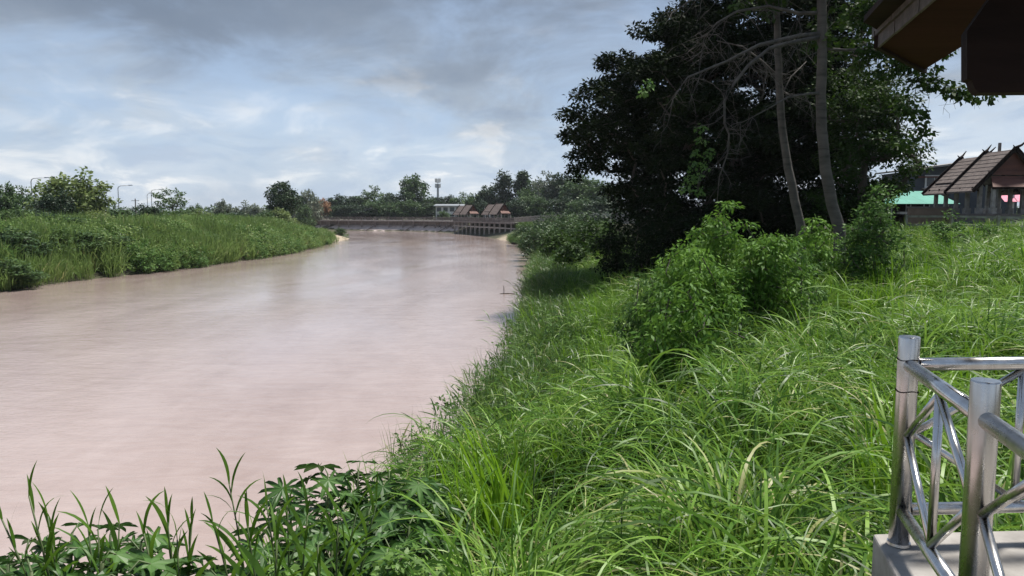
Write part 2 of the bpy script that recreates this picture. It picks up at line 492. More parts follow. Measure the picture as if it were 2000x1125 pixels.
nt.links.new(mixc(nt, fs_, soil, sand), b.inputs['Base Color'])
b.inputs['Roughness'].default_value = 0.95
bump(nt, noise(nt, 3, 5, 0.6, p3), 0.5, 0.1, b)
gme = np_mesh('ground', np.stack([GX.ravel(), GY.ravel(), GZ], 1), np.stack([ii, ii + 1, ii + nx + 1, ii + nx], 1), m, smooth=True)
props(link('ground', gme), kind='structure')

wv = MB()
wv.add([(-420, -300, 0), (40, -300, 0), (40, 640, 0), (-420, 640, 0)], [(0, 1, 2, 3)])
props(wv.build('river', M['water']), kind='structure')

# distant hill
hl = MB()
prof = [(-560, 0), (-500, 12), (-440, 34), (-395, 52), (-350, 46), (-300, 60), (-240, 38), (-170, 22), (-90, 8), (0, 0)]
hx0 = at_y(650, 420, 2600).x + 150
vs_, fs2 = [], []
for k, dy in enumerate((-320, -120, 60, 260)):
    sc_ = (0.05, 0.75, 1.0, 0.4)[k]
    for (a, h) in prof: vs_.append((hx0 + a + 260, 2600 + dy, 2 + h * sc_))
for k in range(3):
    for i in range(len(prof) - 1):
        q = k * len(prof) + i
        fs2.append((q, q + 1, q + 1 + len(prof), q + len(prof)))
hl.add(vs_, fs2)
M['hill'] = surf('wooded_hill', (0.05, 0.075, 0.06), (0.08, 0.11, 0.085), 0.02, 0.95, 0.0, objspace=False)
props(hl.build('hill', M['hill'], smooth=True), kind='structure')

# ------------------------------------------------------------------ grass
def blades(n, g, rad, length, width, th0, th1, power=1.6, h0=(0, 0.4), seg=7, lean=(0, 0), fold=0.0, az=None):
    """n arching ribbons -> verts (n,seg+1,2,3)"""
    phi = g.uniform(0, 2 * math.pi, n) if az is None else az
    r = rad * np.sqrt(g.uniform(0, 1, n))
    a = phi + g.normal(0, 0.9, n)
    base = np.stack([r * np.cos(a), r * np.sin(a), np.zeros(n)], 1)
    L = g.uniform(*length, n); W = g.uniform(*width, n)
    t0 = g.uniform(*th0, n); t1 = g.uniform(*th1, n)
    hh = g.uniform(*h0, n)
    s = np.linspace(0, 1, seg + 1)
    th = t0[:, None] + (t1 - t0)[:, None] * s[None, :] ** power
    ds = L[:, None] / seg
    dx = np.cumsum(np.concatenate([np.zeros((n, 1)), np.sin(th[:, :-1]) * ds], 1), 1)
    dz = np.cumsum(np.concatenate([np.zeros((n, 1)), np.cos(th[:, :-1]) * ds], 1), 1)
    cx, cy = np.cos(phi)[:, None], np.sin(phi)[:, None]
    X = base[:, 0:1] * (1 + hh[:, None]) + dx * cx + lean[0] * dz
    Y = base[:, 1:2] * (1 + hh[:, None]) + dx * cy + lean[1] * dz
    Z = hh[:, None] + dz
    w = W[:, None] * np.interp(s, [0, 0.15, 0.5, 0.8, 1.0], [0.5, 0.9, 1.0, 0.6, 0.04])[None, :] * 0.5
    tw = g.uniform(-0.9, 0.9, n)[:, None] * s[None, :] + g.uniform(-0.4, 0.4, n)[:, None]
    # side vector: horizontal perpendicular, twisted about the blade direction
    sx, sy = -cy * np.cos(tw), cx * np.cos(tw)
    nxv, nyv, nzv = -np.cos(th) * cx * np.sin(tw), -np.cos(th) * cy * np.sin(tw), np.sin(th) * np.sin(tw)
    S = np.stack([sx * np.ones_like(X) + nxv, sy * np.ones_like(X) + nyv, nzv], -1) * w[..., None]
    P = np.stack([X, Y, Z], -1)
    V = np.stack([P - S, P + S], 2)
    k = seg + 1
    base_i = (np.arange(n) * k * 2)[:, None] + (np.arange(seg) * 2)[None, :]
    Q = np.stack([base_i, base_i + 1, base_i + 3, base_i + 2], -1).reshape(-1, 4)
    tint = np.repeat(np.where(g.uniform(0, 1, n) < 0.17, g.uniform(0.75, 1.0, n), np.clip(g.normal(0.42, 0.2, n), 0, 0.85)), k * 2)
    return V.reshape(-1, 3), Q, tint
def join(parts):
    V, Q, T, n = [], [], [], 0
    for v, q, t in parts:
        V.append(v); Q.append(q + n); T.append(t); n += len(v)
    return np.concatenate(V), np.concatenate(Q), np.concatenate(T)

def clump_collection(name, meshes):
    col = bpy.data.collections.new(name)
    for i, me in enumerate(meshes):
        col.objects.link(bpy.data.objects.new('%s_%02d' % (name, i), me))
    return col

def scatter(name, col, P, rz, scale, idx, tilt, label, cat):
    """one object made of many grass tufts"""
    n = len(P)
    me = bpy.data.meshes.new(name)
    me.vertices.add(n)
    me.vertices.foreach_set('co', np.ascontiguousarray(P, dtype=np.float32).ravel())
    a = me.attributes.new('rot', 'FLOAT_VECTOR', 'POINT')
    a.data.foreach_set('vector', np.ascontiguousarray(np.stack([tilt[:, 0], tilt[:, 1], rz], 1), dtype=np.float32).ravel())
    a = me.attributes.new('scl', 'FLOAT', 'POINT'); a.data.foreach_set('value', np.ascontiguousarray(scale, dtype=np.float32))
    a = me.attributes.new('idx', 'INT', 'POINT'); a.data.foreach_set('value', np.ascontiguousarray(idx, dtype=np.int32))
    ob = link(name, me)
    props(ob, label, cat, kind='stuff')
    ng = bpy.data.node_groups.new(name, 'GeometryNodeTree')
    ng.interface.new_socket('Geometry', in_out='INPUT', socket_type='NodeSocketGeometry')
    ng.interface.new_socket('Geometry', in_out='OUTPUT', socket_type='NodeSocketGeometry')
    gi = ng.nodes.new('NodeGroupInput'); go = ng.nodes.new('NodeGroupOutput')
    ci = ng.nodes.new('GeometryNodeCollectionInfo')
    ci.inputs['Collection'].default_value = col
    ci.inputs['Separate Children'].default_value = True
    ci.inputs['Reset Children'].default_value = True
    ip = ng.nodes.new('GeometryNodeInstanceOnPoints')
    ip.inputs['Pick Instance'].default_value = True
    def attr(nm, ty):
        x = ng.nodes.new('GeometryNodeInputNamedAttribute'); x.data_type = ty
        x.inputs['Name'].default_value = nm
        return x.outputs[0]
    er = ng.nodes.new('FunctionNodeEulerToRotation')
    ng.links.new(attr('rot', 'FLOAT_VECTOR'), er.inputs[0])
    ng.links.new(gi.outputs[0], ip.inputs['Points'])
    ng.links.new(ci.outputs[0], ip.inputs['Instance'])
    ng.links.new(attr('idx', 'INT'), ip.inputs['Instance Index'])
    ng.links.new(er.outputs[0], ip.inputs['Rotation'])
    ng.links.new(attr('scl', 'FLOAT'), ip.inputs['Scale'])
    ng.links.new(ip.outputs[0], go.inputs[0])
    md = ob.modifiers.new('scatter', 'NODES'); md.node_group = ng
    return ob

def field(bounds, density, keep, g):
    x0, x1, y0, y1 = bounds
    n = int((x1 - x0) * (y1 - y0) * density)
    x, y = g.uniform(x0, x1, n), g.uniform(y0, y1, n)
    P = np.stack([x, y], 1)
    m_ = keep(x, y, sdist(P, RB, True), sdist(P, LB, False))
    x, y = x[m_], y[m_]
    return np.stack([x, y, ground(x, y)], 1)

g = np.random.default_rng(5)
near_clumps = []
for k in range(7):                                   # lush arching guinea-grass tufts
    V, Q, T = join([blades(68, g, 0.20, (0.8, 1.4), (0.010, 0.020), (0.0, 0.4), (2.2, 3.1), 1.0, (0.1, 0.75), 10, (0.04, 0.0)),
                    blades(12, g, 0.20, (0.8, 1.3), (0.012, 0.02), (0.0, 0.35), (1.0, 2.2), 1.6, (0.1, 0.6), 8),
                    blades(14, g, 0.24, (0.4, 0.7), (0.008, 0.013), (0.4, 1.0), (1.6, 2.6), 1.2, (0.0, 0.35), 5)])
    near_clumps.append(np_mesh('grass_tuft', V, Q, M['grass'], T, True))
for k in range(2):                                   # upright yellow-green spears
    V, Q, T = blades(26, g, 0.12, (0.75, 1.35), (0.016, 0.03), (0.0, 0.32), (0.25, 0.95), 2.4, (0.15, 0.5), 6)
    near_clumps.append(np_mesh('grass_spear', V, Q, M['spear'], T, True))
col_near = clump_collection('tuft_near', near_clumps)
far_clumps = []
for k in range(5):                                   # coarser tufts further off
    V, Q, T = join([blades(34, g, 0.36, (0.8, 1.35), (0.020, 0.034), (0.0, 0.5), (1.9, 2.9), 1.1, (0.05, 0.7), 6, (0.06, 0)),
                    blades(22, g, 0.34, (0.8, 1.3), (0.018, 0.03), (0.0, 0.35), (0.5, 1.4), 2.0, (0.1, 0.6), 4)])
    far_clumps.append(np_mesh('grass_tuft_coarse', V, Q, M['grass'], T, True))
col_far = clump_collection('tuft_far', far_clumps)
reed_clumps = []
for k in range(4):                                   # dark leafy stems at the water's edge and under the trees
    V, Q, T = join([blades(30, g, 0.35, (0.3, 0.6), (0.02, 0.035), (0.3, 1.0), (1.2, 2.2), 1.2, (0.2, 1.5), 4),
                    blades(16, g, 0.3, (1.2, 1.9), (0.012, 0.02), (0.0, 0.25), (0.2, 0.8), 2.2, (0.0, 0.3), 5)])
    reed_clumps.append(np_mesh('reed_tuft', V, Q, M['grass_dark'], T, True))
def weed(g, n_c, R_, H_, n, size, mat):
    """leafy herb mound"""
    c = np.stack([g.normal(0, R_ * 0.5, n_c), g.normal(0, R_ * 0.5, n_c), g.uniform(0.1, H_, n_c)], 1)
    N = n_c * n
    cc = np.repeat(c, n, 0) + g.normal(0, 0.13, (N, 3))
    a = g.normal(0, 1, (N, 3)); a[:, 2] = a[:, 2] * 0.5 - 0.15; a /= np.linalg.norm(a, axis=1, keepdims=True)
    b = np.cross(a, g.normal(0, 0.5, (N, 3)) + [0, 0, 1.0]); b /= np.linalg.norm(b, axis=1, keepdims=True)
    L = g.uniform(size * 0.6, size * 1.3, N)[:, None]
    V = np.stack([cc, cc + a * L * 0.5 + b * L * 0.22, cc + a * L, cc + a * L * 0.5 - b * L * 0.22], 1).reshape(-1, 3)
    return np_mesh('weed_tuft', V, np.arange(N * 4).reshape(-1, 4), M[mat], np.repeat(np.clip(g.normal(0.5, 0.22, N), 0, 1), 4))
for k in range(3): reed_clumps.append(weed(g, 16, 0.5, 1.3, 26, 0.12, 'leaf_small'))
col_reed = clump_collection('tuft_reed', reed_clumps)
lb_clumps = []
for k in range(5):                                   # tall cane-like grass of the far bank
    V, Q, T = join([blades(26, g, 0.5, (0.5, 0.95), (0.04, 0.07), (0.2, 0.8), (1.0, 2.1), 1.4, (0.2, 1.1), 3),
                    blades(30, g, 0.45, (1.1, 2.0), (0.035, 0.06), (0.0, 0.3), (0.2, 0.9), 2.0, (0.0, 0.4), 4)])
    lb_clumps.append(np_mesh('bank_grass_tuft', V, Q, M['grass_far'], T, True))
for k in range(2): lb_clumps.append(weed(g, 16, 0.9, 1.7, 22, 0.2, ('leaf_small', 'grass_far')[k]))
col_lb = clump_collection('tuft_bank', lb_clumps)

def in_view(x, y, pad=80):
    px = 1000 + F * x / np.maximum(y, 0.1)
    return (px > -pad) & (px < 2000 + pad) & (y > 1.5)
SLAB_CLEAR = lambda x, y: ~((x > 1.0) & (y < 3.9) & (x < 12))
def lay(name, col, P, nidx, smin, smax, label, cat, pick=None, tiltamt=0.16, g=g):
    n = len(P)
    idx = g.integers(0, nidx, n) if pick is None else pick(P, n)
    patch = vnoise(P[:, 0], P[:, 1], 2.6, 3)
    far_ = 1 - 0.45 * smooth(120, 195, P[:, 1]) * (P[:, 0] < -30)
    s = far_ * (smin + (smax - smin) * np.clip(0.65 * patch + 0.35 * g.uniform(0, 1, n), 0, 1))
    til = g.normal(0, tiltamt, (n, 2))
    return scatter(name, col, P, g.uniform(0, 6.283, n), s, idx, til, label, cat)
pick_near = lambda P, n: np.where((vnoise(P[:, 0], P[:, 1], 1.7, 9) > 0.62) & (g.uniform(0, 1, n) < 0.45), g.integers(7, 9, n), g.integers(0, 7, n))
P = field((-8, 16, 2.2, 15), 2.9, lambda x, y, dr, dl: (dr > 1.4) & in_view(x, y, 350) & SLAB_CLEAR(x, y) & ((x > -0.35) | (y > 9.6)) & (vnoise(x, y, 1.25, 12) > 0.22), g)
lay('tall_grass', col_near, P, 7, 0.75, 1.9, 'lush arching bright green grass filling the slope in front of the steel railing', 'grass', pick_near)
P = field((-5, 26, 15, 32), 3.2, lambda x, y, dr, dl: (dr > 0.9) & in_view(x, y, 200) & (vnoise(x, y, 1.6, 13) > 0.2), g)
lay('tall_grass', col_near, P, 7, 0.7, 1.75, 'tall bright green grass on the middle of the right bank around the leafy shrubs', 'grass', pick_near)
P = field((-3, 50, 32, 58), 3.0, lambda x, y, dr, dl: (dr > 2.2) & in_view(x, y, 100) & ~((y > 45.5) & (x > 19)), g)
lay('tall_grass', col_far, P, 5, 1.0, 1.5, 'far stretch of grass on the right bank before the big dark tree', 'grass')
P = field((-6, 14, 14, 60), 5.0, lambda x, y, dr, dl: (dr > 0.15) & (dr < 2.6) & in_view(x, y, 100), g)
lay('waterside_reeds', col_reed, P, 7, 0.85, 1.45, 'dark straggly reeds leaning out over the right waterline', 'reeds')
P = field((-2, 16, 58, 190), 2.0, lambda x, y, dr, dl: (dr > -0.3) & (dr < 7.5) & ~((dr < 5) & (y > 168)), g)
lay('bank_scrub', col_reed, P, 7, 0.9, 1.5, 'dark scrub and reeds covering the right bank below the promenade railing', 'scrub')
P = field((-5.2, -1.0, 3.9, 6.4), 0.9, lambda x, y, dr, dl: (dr > 0.8), g)
lay('spear_grass', col_near, P, 9, 0.8, 1.25, 'upright yellow-green spear grass between the leafy plants at the bottom left', 'grass', lambda P, n: np.where(g.uniform(0, 1, n) < 0.7, g.integers(7, 9, n), g.integers(0, 7, n)), 0.1)
P = field((-90, -30, 30, 205), 1.7, lambda x, y, dr, dl: (dl > -0.5) & (dl < 16) & in_view(x, y, 100) & ~((np.hypot(x + 41, y - 190) < 25) & (g.uniform(0, 1, len(x)) < 0.93)), g)
lay('bank_grass', col_lb, P, 7, 0.8, 1.8, 'tall olive green cane grass covering the left river bank', 'grass', lambda P, n: np.where(vnoise(P[:, 0], P[:, 1], 6.0, 4) + g.normal(0, 0.12, n) > 0.55, g.integers(5, 7, n), g.integers(0, 5, n)))
P = field((-190, -48, 60, 260), 0.16, lambda x, y, dr, dl: (dl > 14) & (dl < 90) & in_view(x, y, 60), g)
lay('meadow_grass', col_lb, P, 5, 1.0, 1.8, 'rough meadow grass on the flat land behind the left bank', 'grass')
# ------------------------------------------------------------------ trees and shrubs
def leaf_cloud(g, centers, rad, n, size, aspect=0.45, droop=0.2, flat=0.5, out=0.6, shell=0.5, tmean=0.5):
    """n leaves round each centre; rad (m,2) horizontal / vertical radius"""
    centers = np.asarray(centers, float); m_ = len(centers)
    rad = np.asarray(rad, float)
    N = m_ * n
    c = np.repeat(centers, n, 0); r = np.repeat(rad, n, 0)
    d = g.normal(0, 1, (N, 3)); d /= np.linalg.norm(d, axis=1, keepdims=True)
    u = g.uniform(0, 1, N) ** shell
    p = c + d * u[:, None] * np.stack([r[:, 0], r[:, 0], r[:, 1]], 1)
    a = d * out + g.normal(0, 0.6, (N, 3)); a[:, 2] = a[:, 2] * 0.6 - droop
    a /= np.linalg.norm(a, axis=1, keepdims=True)
    up = g.normal(0, flat, (N, 3)) + np.array([0, 0, 1.0])
    b = np.cross(a, up); b /= np.linalg.norm(b, axis=1, keepdims=True) + 1e-9
    nn_ = np.cross(b, a)
    L = g.uniform(size * 0.65, size * 1.3, N)[:, None]; W = L * aspect
    V = np.stack([p, p + a * L * 0.45 + b * W * 0.5 + nn_ * L * 0.06, p + a * L, p + a * L * 0.45 - b * W * 0.5 + nn_ * L * 0.06], 1)
    Q = np.arange(N * 4).reshape(-1, 4)
    ct = np.repeat(g.normal(tmean, 0.16, m_), n)
    T = np.repeat(np.clip(ct + g.normal(0, 0.14, N), 0, 1), 4)
    return V.reshape(-1, 3), Q, T

def skeleton(g, centers, trunk, r0, rmin=0.015, wob=0.12, sides=5):
    """branches that join every crown clump to the trunk path; trunk = list of points, base first"""
    nodes = [np.array(p, float) for p in trunk]
    par = [-1] + list(range(len(trunk) - 1))
    fork = nodes[-1]
    first = max(1, len(trunk) // 2)
    order = np.argsort([np.linalg.norm(np.array(c) - nodes[first]) for c in centers])
    tips = []
    for i in order:
        c = np.array(centers[i], float)
        N = np.array(nodes[first:])
        d = np.linalg.norm(N - c, axis=1)
        climb = np.maximum(0, N[:, 2] - c[2]) * 0.6
        j = int(np.argmin(d + climb)) + first
        p = nodes[j]; prev = j
        L = np.linalg.norm(c - p)
        k = max(1, int(L / 1.2))
        for q in range(1, k + 1):
            t = q / (k + 0.0)
            pt = p + (c - p) * t + np.array([0, 0, 1]) * math.sin(math.pi * t) * L * 0.08 + g.normal(0, wob * L / k * 0.4, 3) * (q < k)
            nodes.append(pt); par.append(prev); prev = len(nodes) - 1
        tips.append(prev)
    cnt = np.zeros(len(nodes))
    for t in tips: cnt[t] += 1
    for i in range(len(nodes) - 1, 0, -1): cnt[par[i]] += cnt[i]
    tot = max(cnt[0], 1)
    rr = np.maximum(rmin, r0 * (cnt / tot) ** 0.5)
    for i in range(len(trunk)): rr[i] = max(rr[i], r0 * (1 - 0.45 * i / max(1, len(trunk) - 1)))
    mb = MB()
    mb.tube(trunk, [rr[i] * (1.25 if i == 0 else 1) for i in range(len(trunk))], 9)
    for i in range(len(trunk), len(nodes)):
        mb.tube([nodes[par[i]], nodes[i]], [min(rr[par[i]], rr[i] * 1.35), rr[i]], sides, caps=False)
    return mb

def ellipsoid_pts(g, n, c, r, shell=0.45, zmin=None, mind=0.0):
    out = []
    tries = 0
    while len(out) < n and tries < n * 60:
        tries += 1
        d = g.normal(0, 1, 3); d /= np.linalg.norm(d)
        p = np.array(c) + d * (g.uniform() ** shell) * np.array(r)
        if zmin is not None and p[2] < zmin: continue
        if mind and any(np.linalg.norm(p - q) < mind for q in out): continue
        out.append(p)
    return np.array(out)

def tree_meshes(g, centers, rad, trunk, r0, n, size, leaf, **kw):
    V, Q, T = leaf_cloud(g, centers, rad, n, size, **kw)
    crown = np_mesh('crown', V, Q, M[leaf], T)
    tr = skeleton(g, centers, trunk, r0).mesh('trunk', M['bark'], True)
    return tr, crown
def plant(name, loc, tr, crown, label, cat, group=None, scale=(1, 1, 1), rz=0.0, mat=None, tn='trunk', cn='crown'):
    e = empty(name, loc, rz, label, cat, group)
    e.scale = scale
    link(tn, tr, e); o_ = link(cn, crown, e)
    if mat:
        o_.material_slots[0].link = 'OBJECT'; o_.material_slots[0].material = M[mat]
    return e

# ---- the big dark spreading tree
g = np.random.default_rng(21)
BT = np.array([13.5, 46.5]); BZ = gz(*BT)
def W(px, py, Y): return np.array(at_y(px, py, Y))
cs = []
def inside_big(p):
    """crown outline: dome wider low down on the river side"""
    dx, dy, z = p[0] - BT[0], p[1] - BT[1], p[2]
    h = np.interp(z, [4.5, 6, 8.3, 8.9, 10.9, 13.3, 15.2, 17.7, 18.5, 19.5, 22, 23.5], [7.6, 8.2, 8.8, 10.4, 11.0, 9.2, 7.4, 5.2, 3.6, 2.6, 1.5, 0.6])
    hr = np.interp(z, [4.5, 9, 14, 18, 22, 23.5], [7.5, 8.5, 8.5, 7.5, 4.5, 0.8])
    hh = h if dx < 0 else hr
    return (dx / hh) ** 2 + (dy / min(hh, 8.0)) ** 2
lobes = []
tries = 0
while len(lobes) < 250 and tries < 60000:               # big flat lobes of foliage ...
    tries += 1
    p = np.array([g.uniform(BT[0] - 11, BT[0] + 9), g.uniform(BT[1] - 8.5, BT[1] + 8.5), g.uniform(5.4, 22.5)])
    q = inside_big(p)
    if q > 0.84 or q < 0.06: continue
    if any(np.linalg.norm((p - c) * (1, 1, 1.7)) < 1.45 for c in lobes): continue
    lobes.append(p)
for p in lobes:                                         # ... each made of sprays over its upper shell
    R_ = g.uniform(1.2, 2.0)
    for k in range(7):
        an = g.uniform(0, 6.283); rr_ = R_ * math.sqrt(g.uniform(0.02, 1))
        cs.append(p + np.array([math.cos(an) * rr_, math.sin(an) * rr_, 0.42 * math.sqrt(max(0, R_ * R_ - rr_ * rr_)) - 0.25 * (rr_ / R_) + g.normal(0, 0.12)]))
loc = np.array([BT[0], BT[1], BZ - 0.3])
cs = np.array(cs) - loc
rad = np.stack([g.uniform(0.6, 1.0, len(cs)), g.uniform(0.28, 0.5, len(cs))], 1)
trunk = [(0, 0, 0), (0.15, 0, 1.4), (0.1, -0.1, 2.8), (-0.1, 0.1, 4.2), (0.2, 0, 6.0), (0.5, 0.2, 8.5)]
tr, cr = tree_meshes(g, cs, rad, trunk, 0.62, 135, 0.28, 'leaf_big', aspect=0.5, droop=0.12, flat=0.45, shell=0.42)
plant('rain_tree', tuple(loc), tr, cr, 'huge dark spreading tree with a dense dome crown beside the river', 'tree')

# ---- greener broad-leaved tree behind the two tall trunks
def env_tree(name, base, clumps, rad, n, size, leaf, r0, label, trunk, group=None, **kw):
    loc_ = np.array([base[0], base[1], gz(*base) - 0.2])
    tr, cr = tree_meshes(g, np.array(clumps) - loc_, rad, trunk, r0, n, size, leaf, **kw)
    return plant(name, tuple(loc_), tr, cr, label, 'tree', group)
RT = (17.6, 38.0)
cl = np.concatenate([ellipsoid_pts(g, 60, W(1702, 300, 38), (2.3, 2.8, 2.7), 0.4, mind=0.6), ellipsoid_pts(g, 34, W(1682, 195, 38.5), (2.6, 2.4, 2.0), 0.4, mind=0.6),
                     ellipsoid_pts(g, 26, W(1640, 400, 39), (2.2, 2.2, 1.1), 0.5, mind=0.5)])
env_tree('broad_leaved_tree', RT, cl, np.stack([g.uniform(0.55, 0.95, len(cl)), g.uniform(0.35, 0.6, len(cl))], 1), 190, 0.20, 'leaf_right', 0.3,
         'green broad-leaved tree behind the two tall trunks, left of the tiled pavilion', [(0, 0, 0), (0.2, 0, 1.5), (0.3, 0.2, 3.0), (0.2, 0, 5.0)], aspect=0.55, droop=0.35)

# ---- the two tall pale trunks with dead drooping limbs
g = np.random.default_rng(33)
m, nt, b, o = newmat('ringed_grey_bark')
t_ = nd(nt, 'ShaderNodeTexCoord')
mp_ = nd(nt, 'ShaderNodeMapping'); mp_.inputs['Scale'].default_value = (0.5, 0.5, 3.2)
nt.links.new(t_.outputs['Object'], mp_.inputs[0])
n1 = noise(nt, 1.3, 7, 0.68, mp_.outputs[0], 0.6)
n2 = noise(nt, 2.2, 5, 0.6, t_.outputs['Object'])
cb = mixc(nt, 0.5, ramp(nt, n1, [(0.40, (0.02, 0.017, 0.015)), (0.47, (0.07, 0.062, 0.055)), (0.7, (0.125, 0.112, 0.10))]),
          ramp(nt, n2, [(0.3, (0.05, 0.045, 0.038)), (0.7, (0.11, 0.10, 0.088))]))
nt.links.new(cb, b.inputs['Base Color'])
b.inputs['Roughness'].default_value = 0.9
bump(nt, n1, 0.7, 0.05, b)
M['bark_ring'] = m
def droop_twigs(mb, g, path, n, lmin, lmax, r, down=0.9):
    for _ in range(n):
        i = g.integers(1, len(path))
        a = path[i - 1] + (path[i] - path[i - 1]) * g.uniform()
        d = np.array([g.normal(0, 0.6), g.normal(0, 0.5), -down * g.uniform(0.1, 1.0)])
        L = g.uniform(lmin, lmax)
        pts = [a]
        for k in range(5):
            d = d + np.array([g.normal(0, 0.28), g.normal(0, 0.28), g.normal(-0.10 * down, 0.22)])
            pts.append(pts[-1] + d / np.linalg.norm(d) * L / 5)
        mb.tube(pts, list(np.linspace(r, r * 0.3, 6)), 4, caps=False)
        if L > 1.0:
            for _k in range(3):
                q = pts[g.integers(1, 5)]
                d2 = g.normal(0, 0.6, 3) + np.array([0, 0, -0.4]); d2 /= np.linalg.norm(d2)
                e_ = q + d2 * L * 0.35
                mb.tube([q, (q + e_) / 2 + g.normal(0, 0.05, 3), e_], [r * 0.55, r * 0.4, r * 0.25], 4, caps=False)
def tall_tree(name, Y, trunk_px, top_z, r0, r1, limbs, leaf_c, leaf_r, label, vine=None):
    base = W(*trunk_px[0], Y); bz = gz(base[0], base[1]) - 0.3
    pts = [np.array([base[0] + 0.12, base[1], bz])] + [W(x, y, Y) for x, y in trunk_px]
    d = (pts[-1] - pts[-2]) / np.linalg.norm(pts[-1] - pts[-2])
    while pts[-1][2] < top_z: pts.append(pts[-1] + d * 2.0 + g.normal(0, 0.08, 3))
    e = empty(name, tuple(pts[0]), 0, label, 'tree')
    L = lambda p: np.array(p) - pts[0]
    # resample for bark wobble
    fine_ = []
    for a, b_ in zip(pts[:-1], pts[1:]):
        k = max(1, int(np.linalg.norm(b_ - a) / 0.6))
        fine_ += [a + (b_ - a) * q / k for q in range(k)]
    fine_.append(pts[-1])
    n_ = len(fine_)
    mb = MB(); mb.tube([L(p) + g.normal(0, 0.012, 3) for p in fine_], [(r0 + (r1 - r0) * (i / n_) ** 0.8) * (1 + 0.25 * math.exp(-i * 0.7)) * g.uniform(0.97, 1.03) for i in range(n_)], 12)
    mb.build('trunk', M['bark_ring'], e, True)
    for path, ra, rb_, ntw in limbs:
        P_ = [L(W(x, y, Y + dy)) for x, y, dy in path]
        mb = MB(); mb.tube(P_, list(np.linspace(ra, rb_, len(P_))), 6)
        droop_twigs(mb, g, P_, ntw, 0.5, 2.2, 0.014)
        mb.build('branch', M['twig'], e, True)
    if leaf_c is not None:
        V, Q, T = leaf_cloud(g, leaf_c - pts[0], leaf_r, 46, 0.24, aspect=0.7, droop=0.5, flat=0.9, shell=0.45)
        link('crown', np_mesh('crown', V, Q, M['leaf_right'], T), e)
        stem_ = [L(p) for p in fine_]
        nodes = [q for q in stem_ if q[2] > 7.0][::3] + [q for path, _, _, _ in limbs for q in [L(W(x, y, Y + dy)) for x, y, dy in path]]
        sk = MB()
        for c in sorted(leaf_c - pts[0], key=lambda c: min(np.linalg.norm(c - q) for q in nodes)):
            j = int(np.argmin([np.linalg.norm(c - q) + 0.5 * max(0, q[2] - c[2]) for q in nodes]))
            mid = nodes[j] * 0.5 + c * 0.5 + np.array([0, 0, 0.12]) + g.normal(0, 0.08, 3)
            sk.tube([nodes[j], mid, c], [0.022, 0.016, 0.008], 4, caps=False)
            nodes += [mid, c]
        props(sk.build('twigs', M['bark'], e, True), kind='stuff')
    if vine is not None:
        V, Q, T = leaf_cloud(g, vine - pts[0], np.full((len(vine), 2), 0.22), 30, 0.15, aspect=0.7, droop=0.5, flat=0.8)
        link('hanging_leaves', np_mesh('hanging_leaves', V, Q, M['leaf_small'], T), e)
    return e
vine = np.array([W(x, y, 29 + g.uniform(-0.4, 0.4)) for x, y in [(1368, 250), (1372, 275), (1360, 300), (1352, 325), (1345, 350), (1360, 345), (1375, 325), (1385, 300), (1340, 368), (1366, 372), (1265, 165), (1258, 180)]])
lc = np.concatenate([ellipsoid_pts(g, 40, W(1690, 40, 30.5), (2.6, 2.0, 1.7), 0.6, mind=0.4), ellipsoid_pts(g, 16, W(1760, 120, 30.5), (2.1, 1.2, 0.7), 0.6, mind=0.3),
                     np.array([W(x, y, 30.3) for x, y in [(1795, 150), (1812, 160), (1830, 165), (1848, 172), (1866, 178), (1880, 182), (1790, 165), (1740, 140), (1720, 150), (1890, 190), (1765, 205), (1790, 225), (1800, 245), (1805, 262), (1785, 215), (1770, 280), (1932, 188)]]),
                     ellipsoid_pts(g, 55, W(1560, -120, 30.5), (4.2, 2.5, 2.4), 0.6, mind=0.4)])
tall_tree('tall_tree', 30.0, [(1640, 447), (1625, 400), (1612, 330), (1605, 250), (1604, 150), (1606, 60), (1604, 0)], 19.5, 0.27, 0.13,
          [([(1603, 66, 0), (1560, 70, -0.2), (1482, 88, -0.5), (1462, 98, -0.6), (1421, 119, -0.8), (1343, 151, -1.0), (1315, 188, -1.1), (1310, 217, -1.1)], 0.10, 0.015, 34),
           ([(1603, 72, 0), (1540, 84, -0.4), (1503, 94, -0.5), (1462, 127, -0.7), (1433, 164, -0.8), (1415, 200, -0.9), (1415, 241, -1.0), (1424, 262, -1.0), (1421, 300, -1.0), (1405, 345, -1.0), (1400, 400, -1.0)], 0.09, 0.012, 40),
           ([(1604, 182, 0), (1580, 183, -0.3), (1539, 190, -0.7), (1499, 213, -0.9), (1429, 250, -1.1)], 0.07, 0.012, 12),
           ([(1605, 25, 0), (1560, 26, 0.3), (1500, 12, 0.6), (1440, 22, 0.5), (1400, 45, 0.4), (1375, 75, 0.4), (1370, 105, 0.4)], 0.08, 0.012, 34),
           ([(1605, 95, 0), (1650, 98, 0.2), (1700, 96, 0.4), (1760, 110, 0.5), (1820, 150, 0.6), (1880, 182, 0.6)], 0.07, 0.012, 26),
           ([(1604, -40, 0), (1500, -60, 0.2), (1420, -40, 0.1), (1350, 0, 0), (1320, 20, 0)], 0.09, 0.012, 30)],
          lc, np.stack([g.uniform(0.3, 0.6, len(lc)), g.uniform(0.2, 0.4, len(lc))], 1),
          'tallest pale trunk with dark rings and bare drooping limbs, right one of two', vine)
lc2 = ellipsoid_pts(g, 30, W(1500, -60, 31.5), (3.0, 2.0, 2.0), 0.6, mind=0.4)
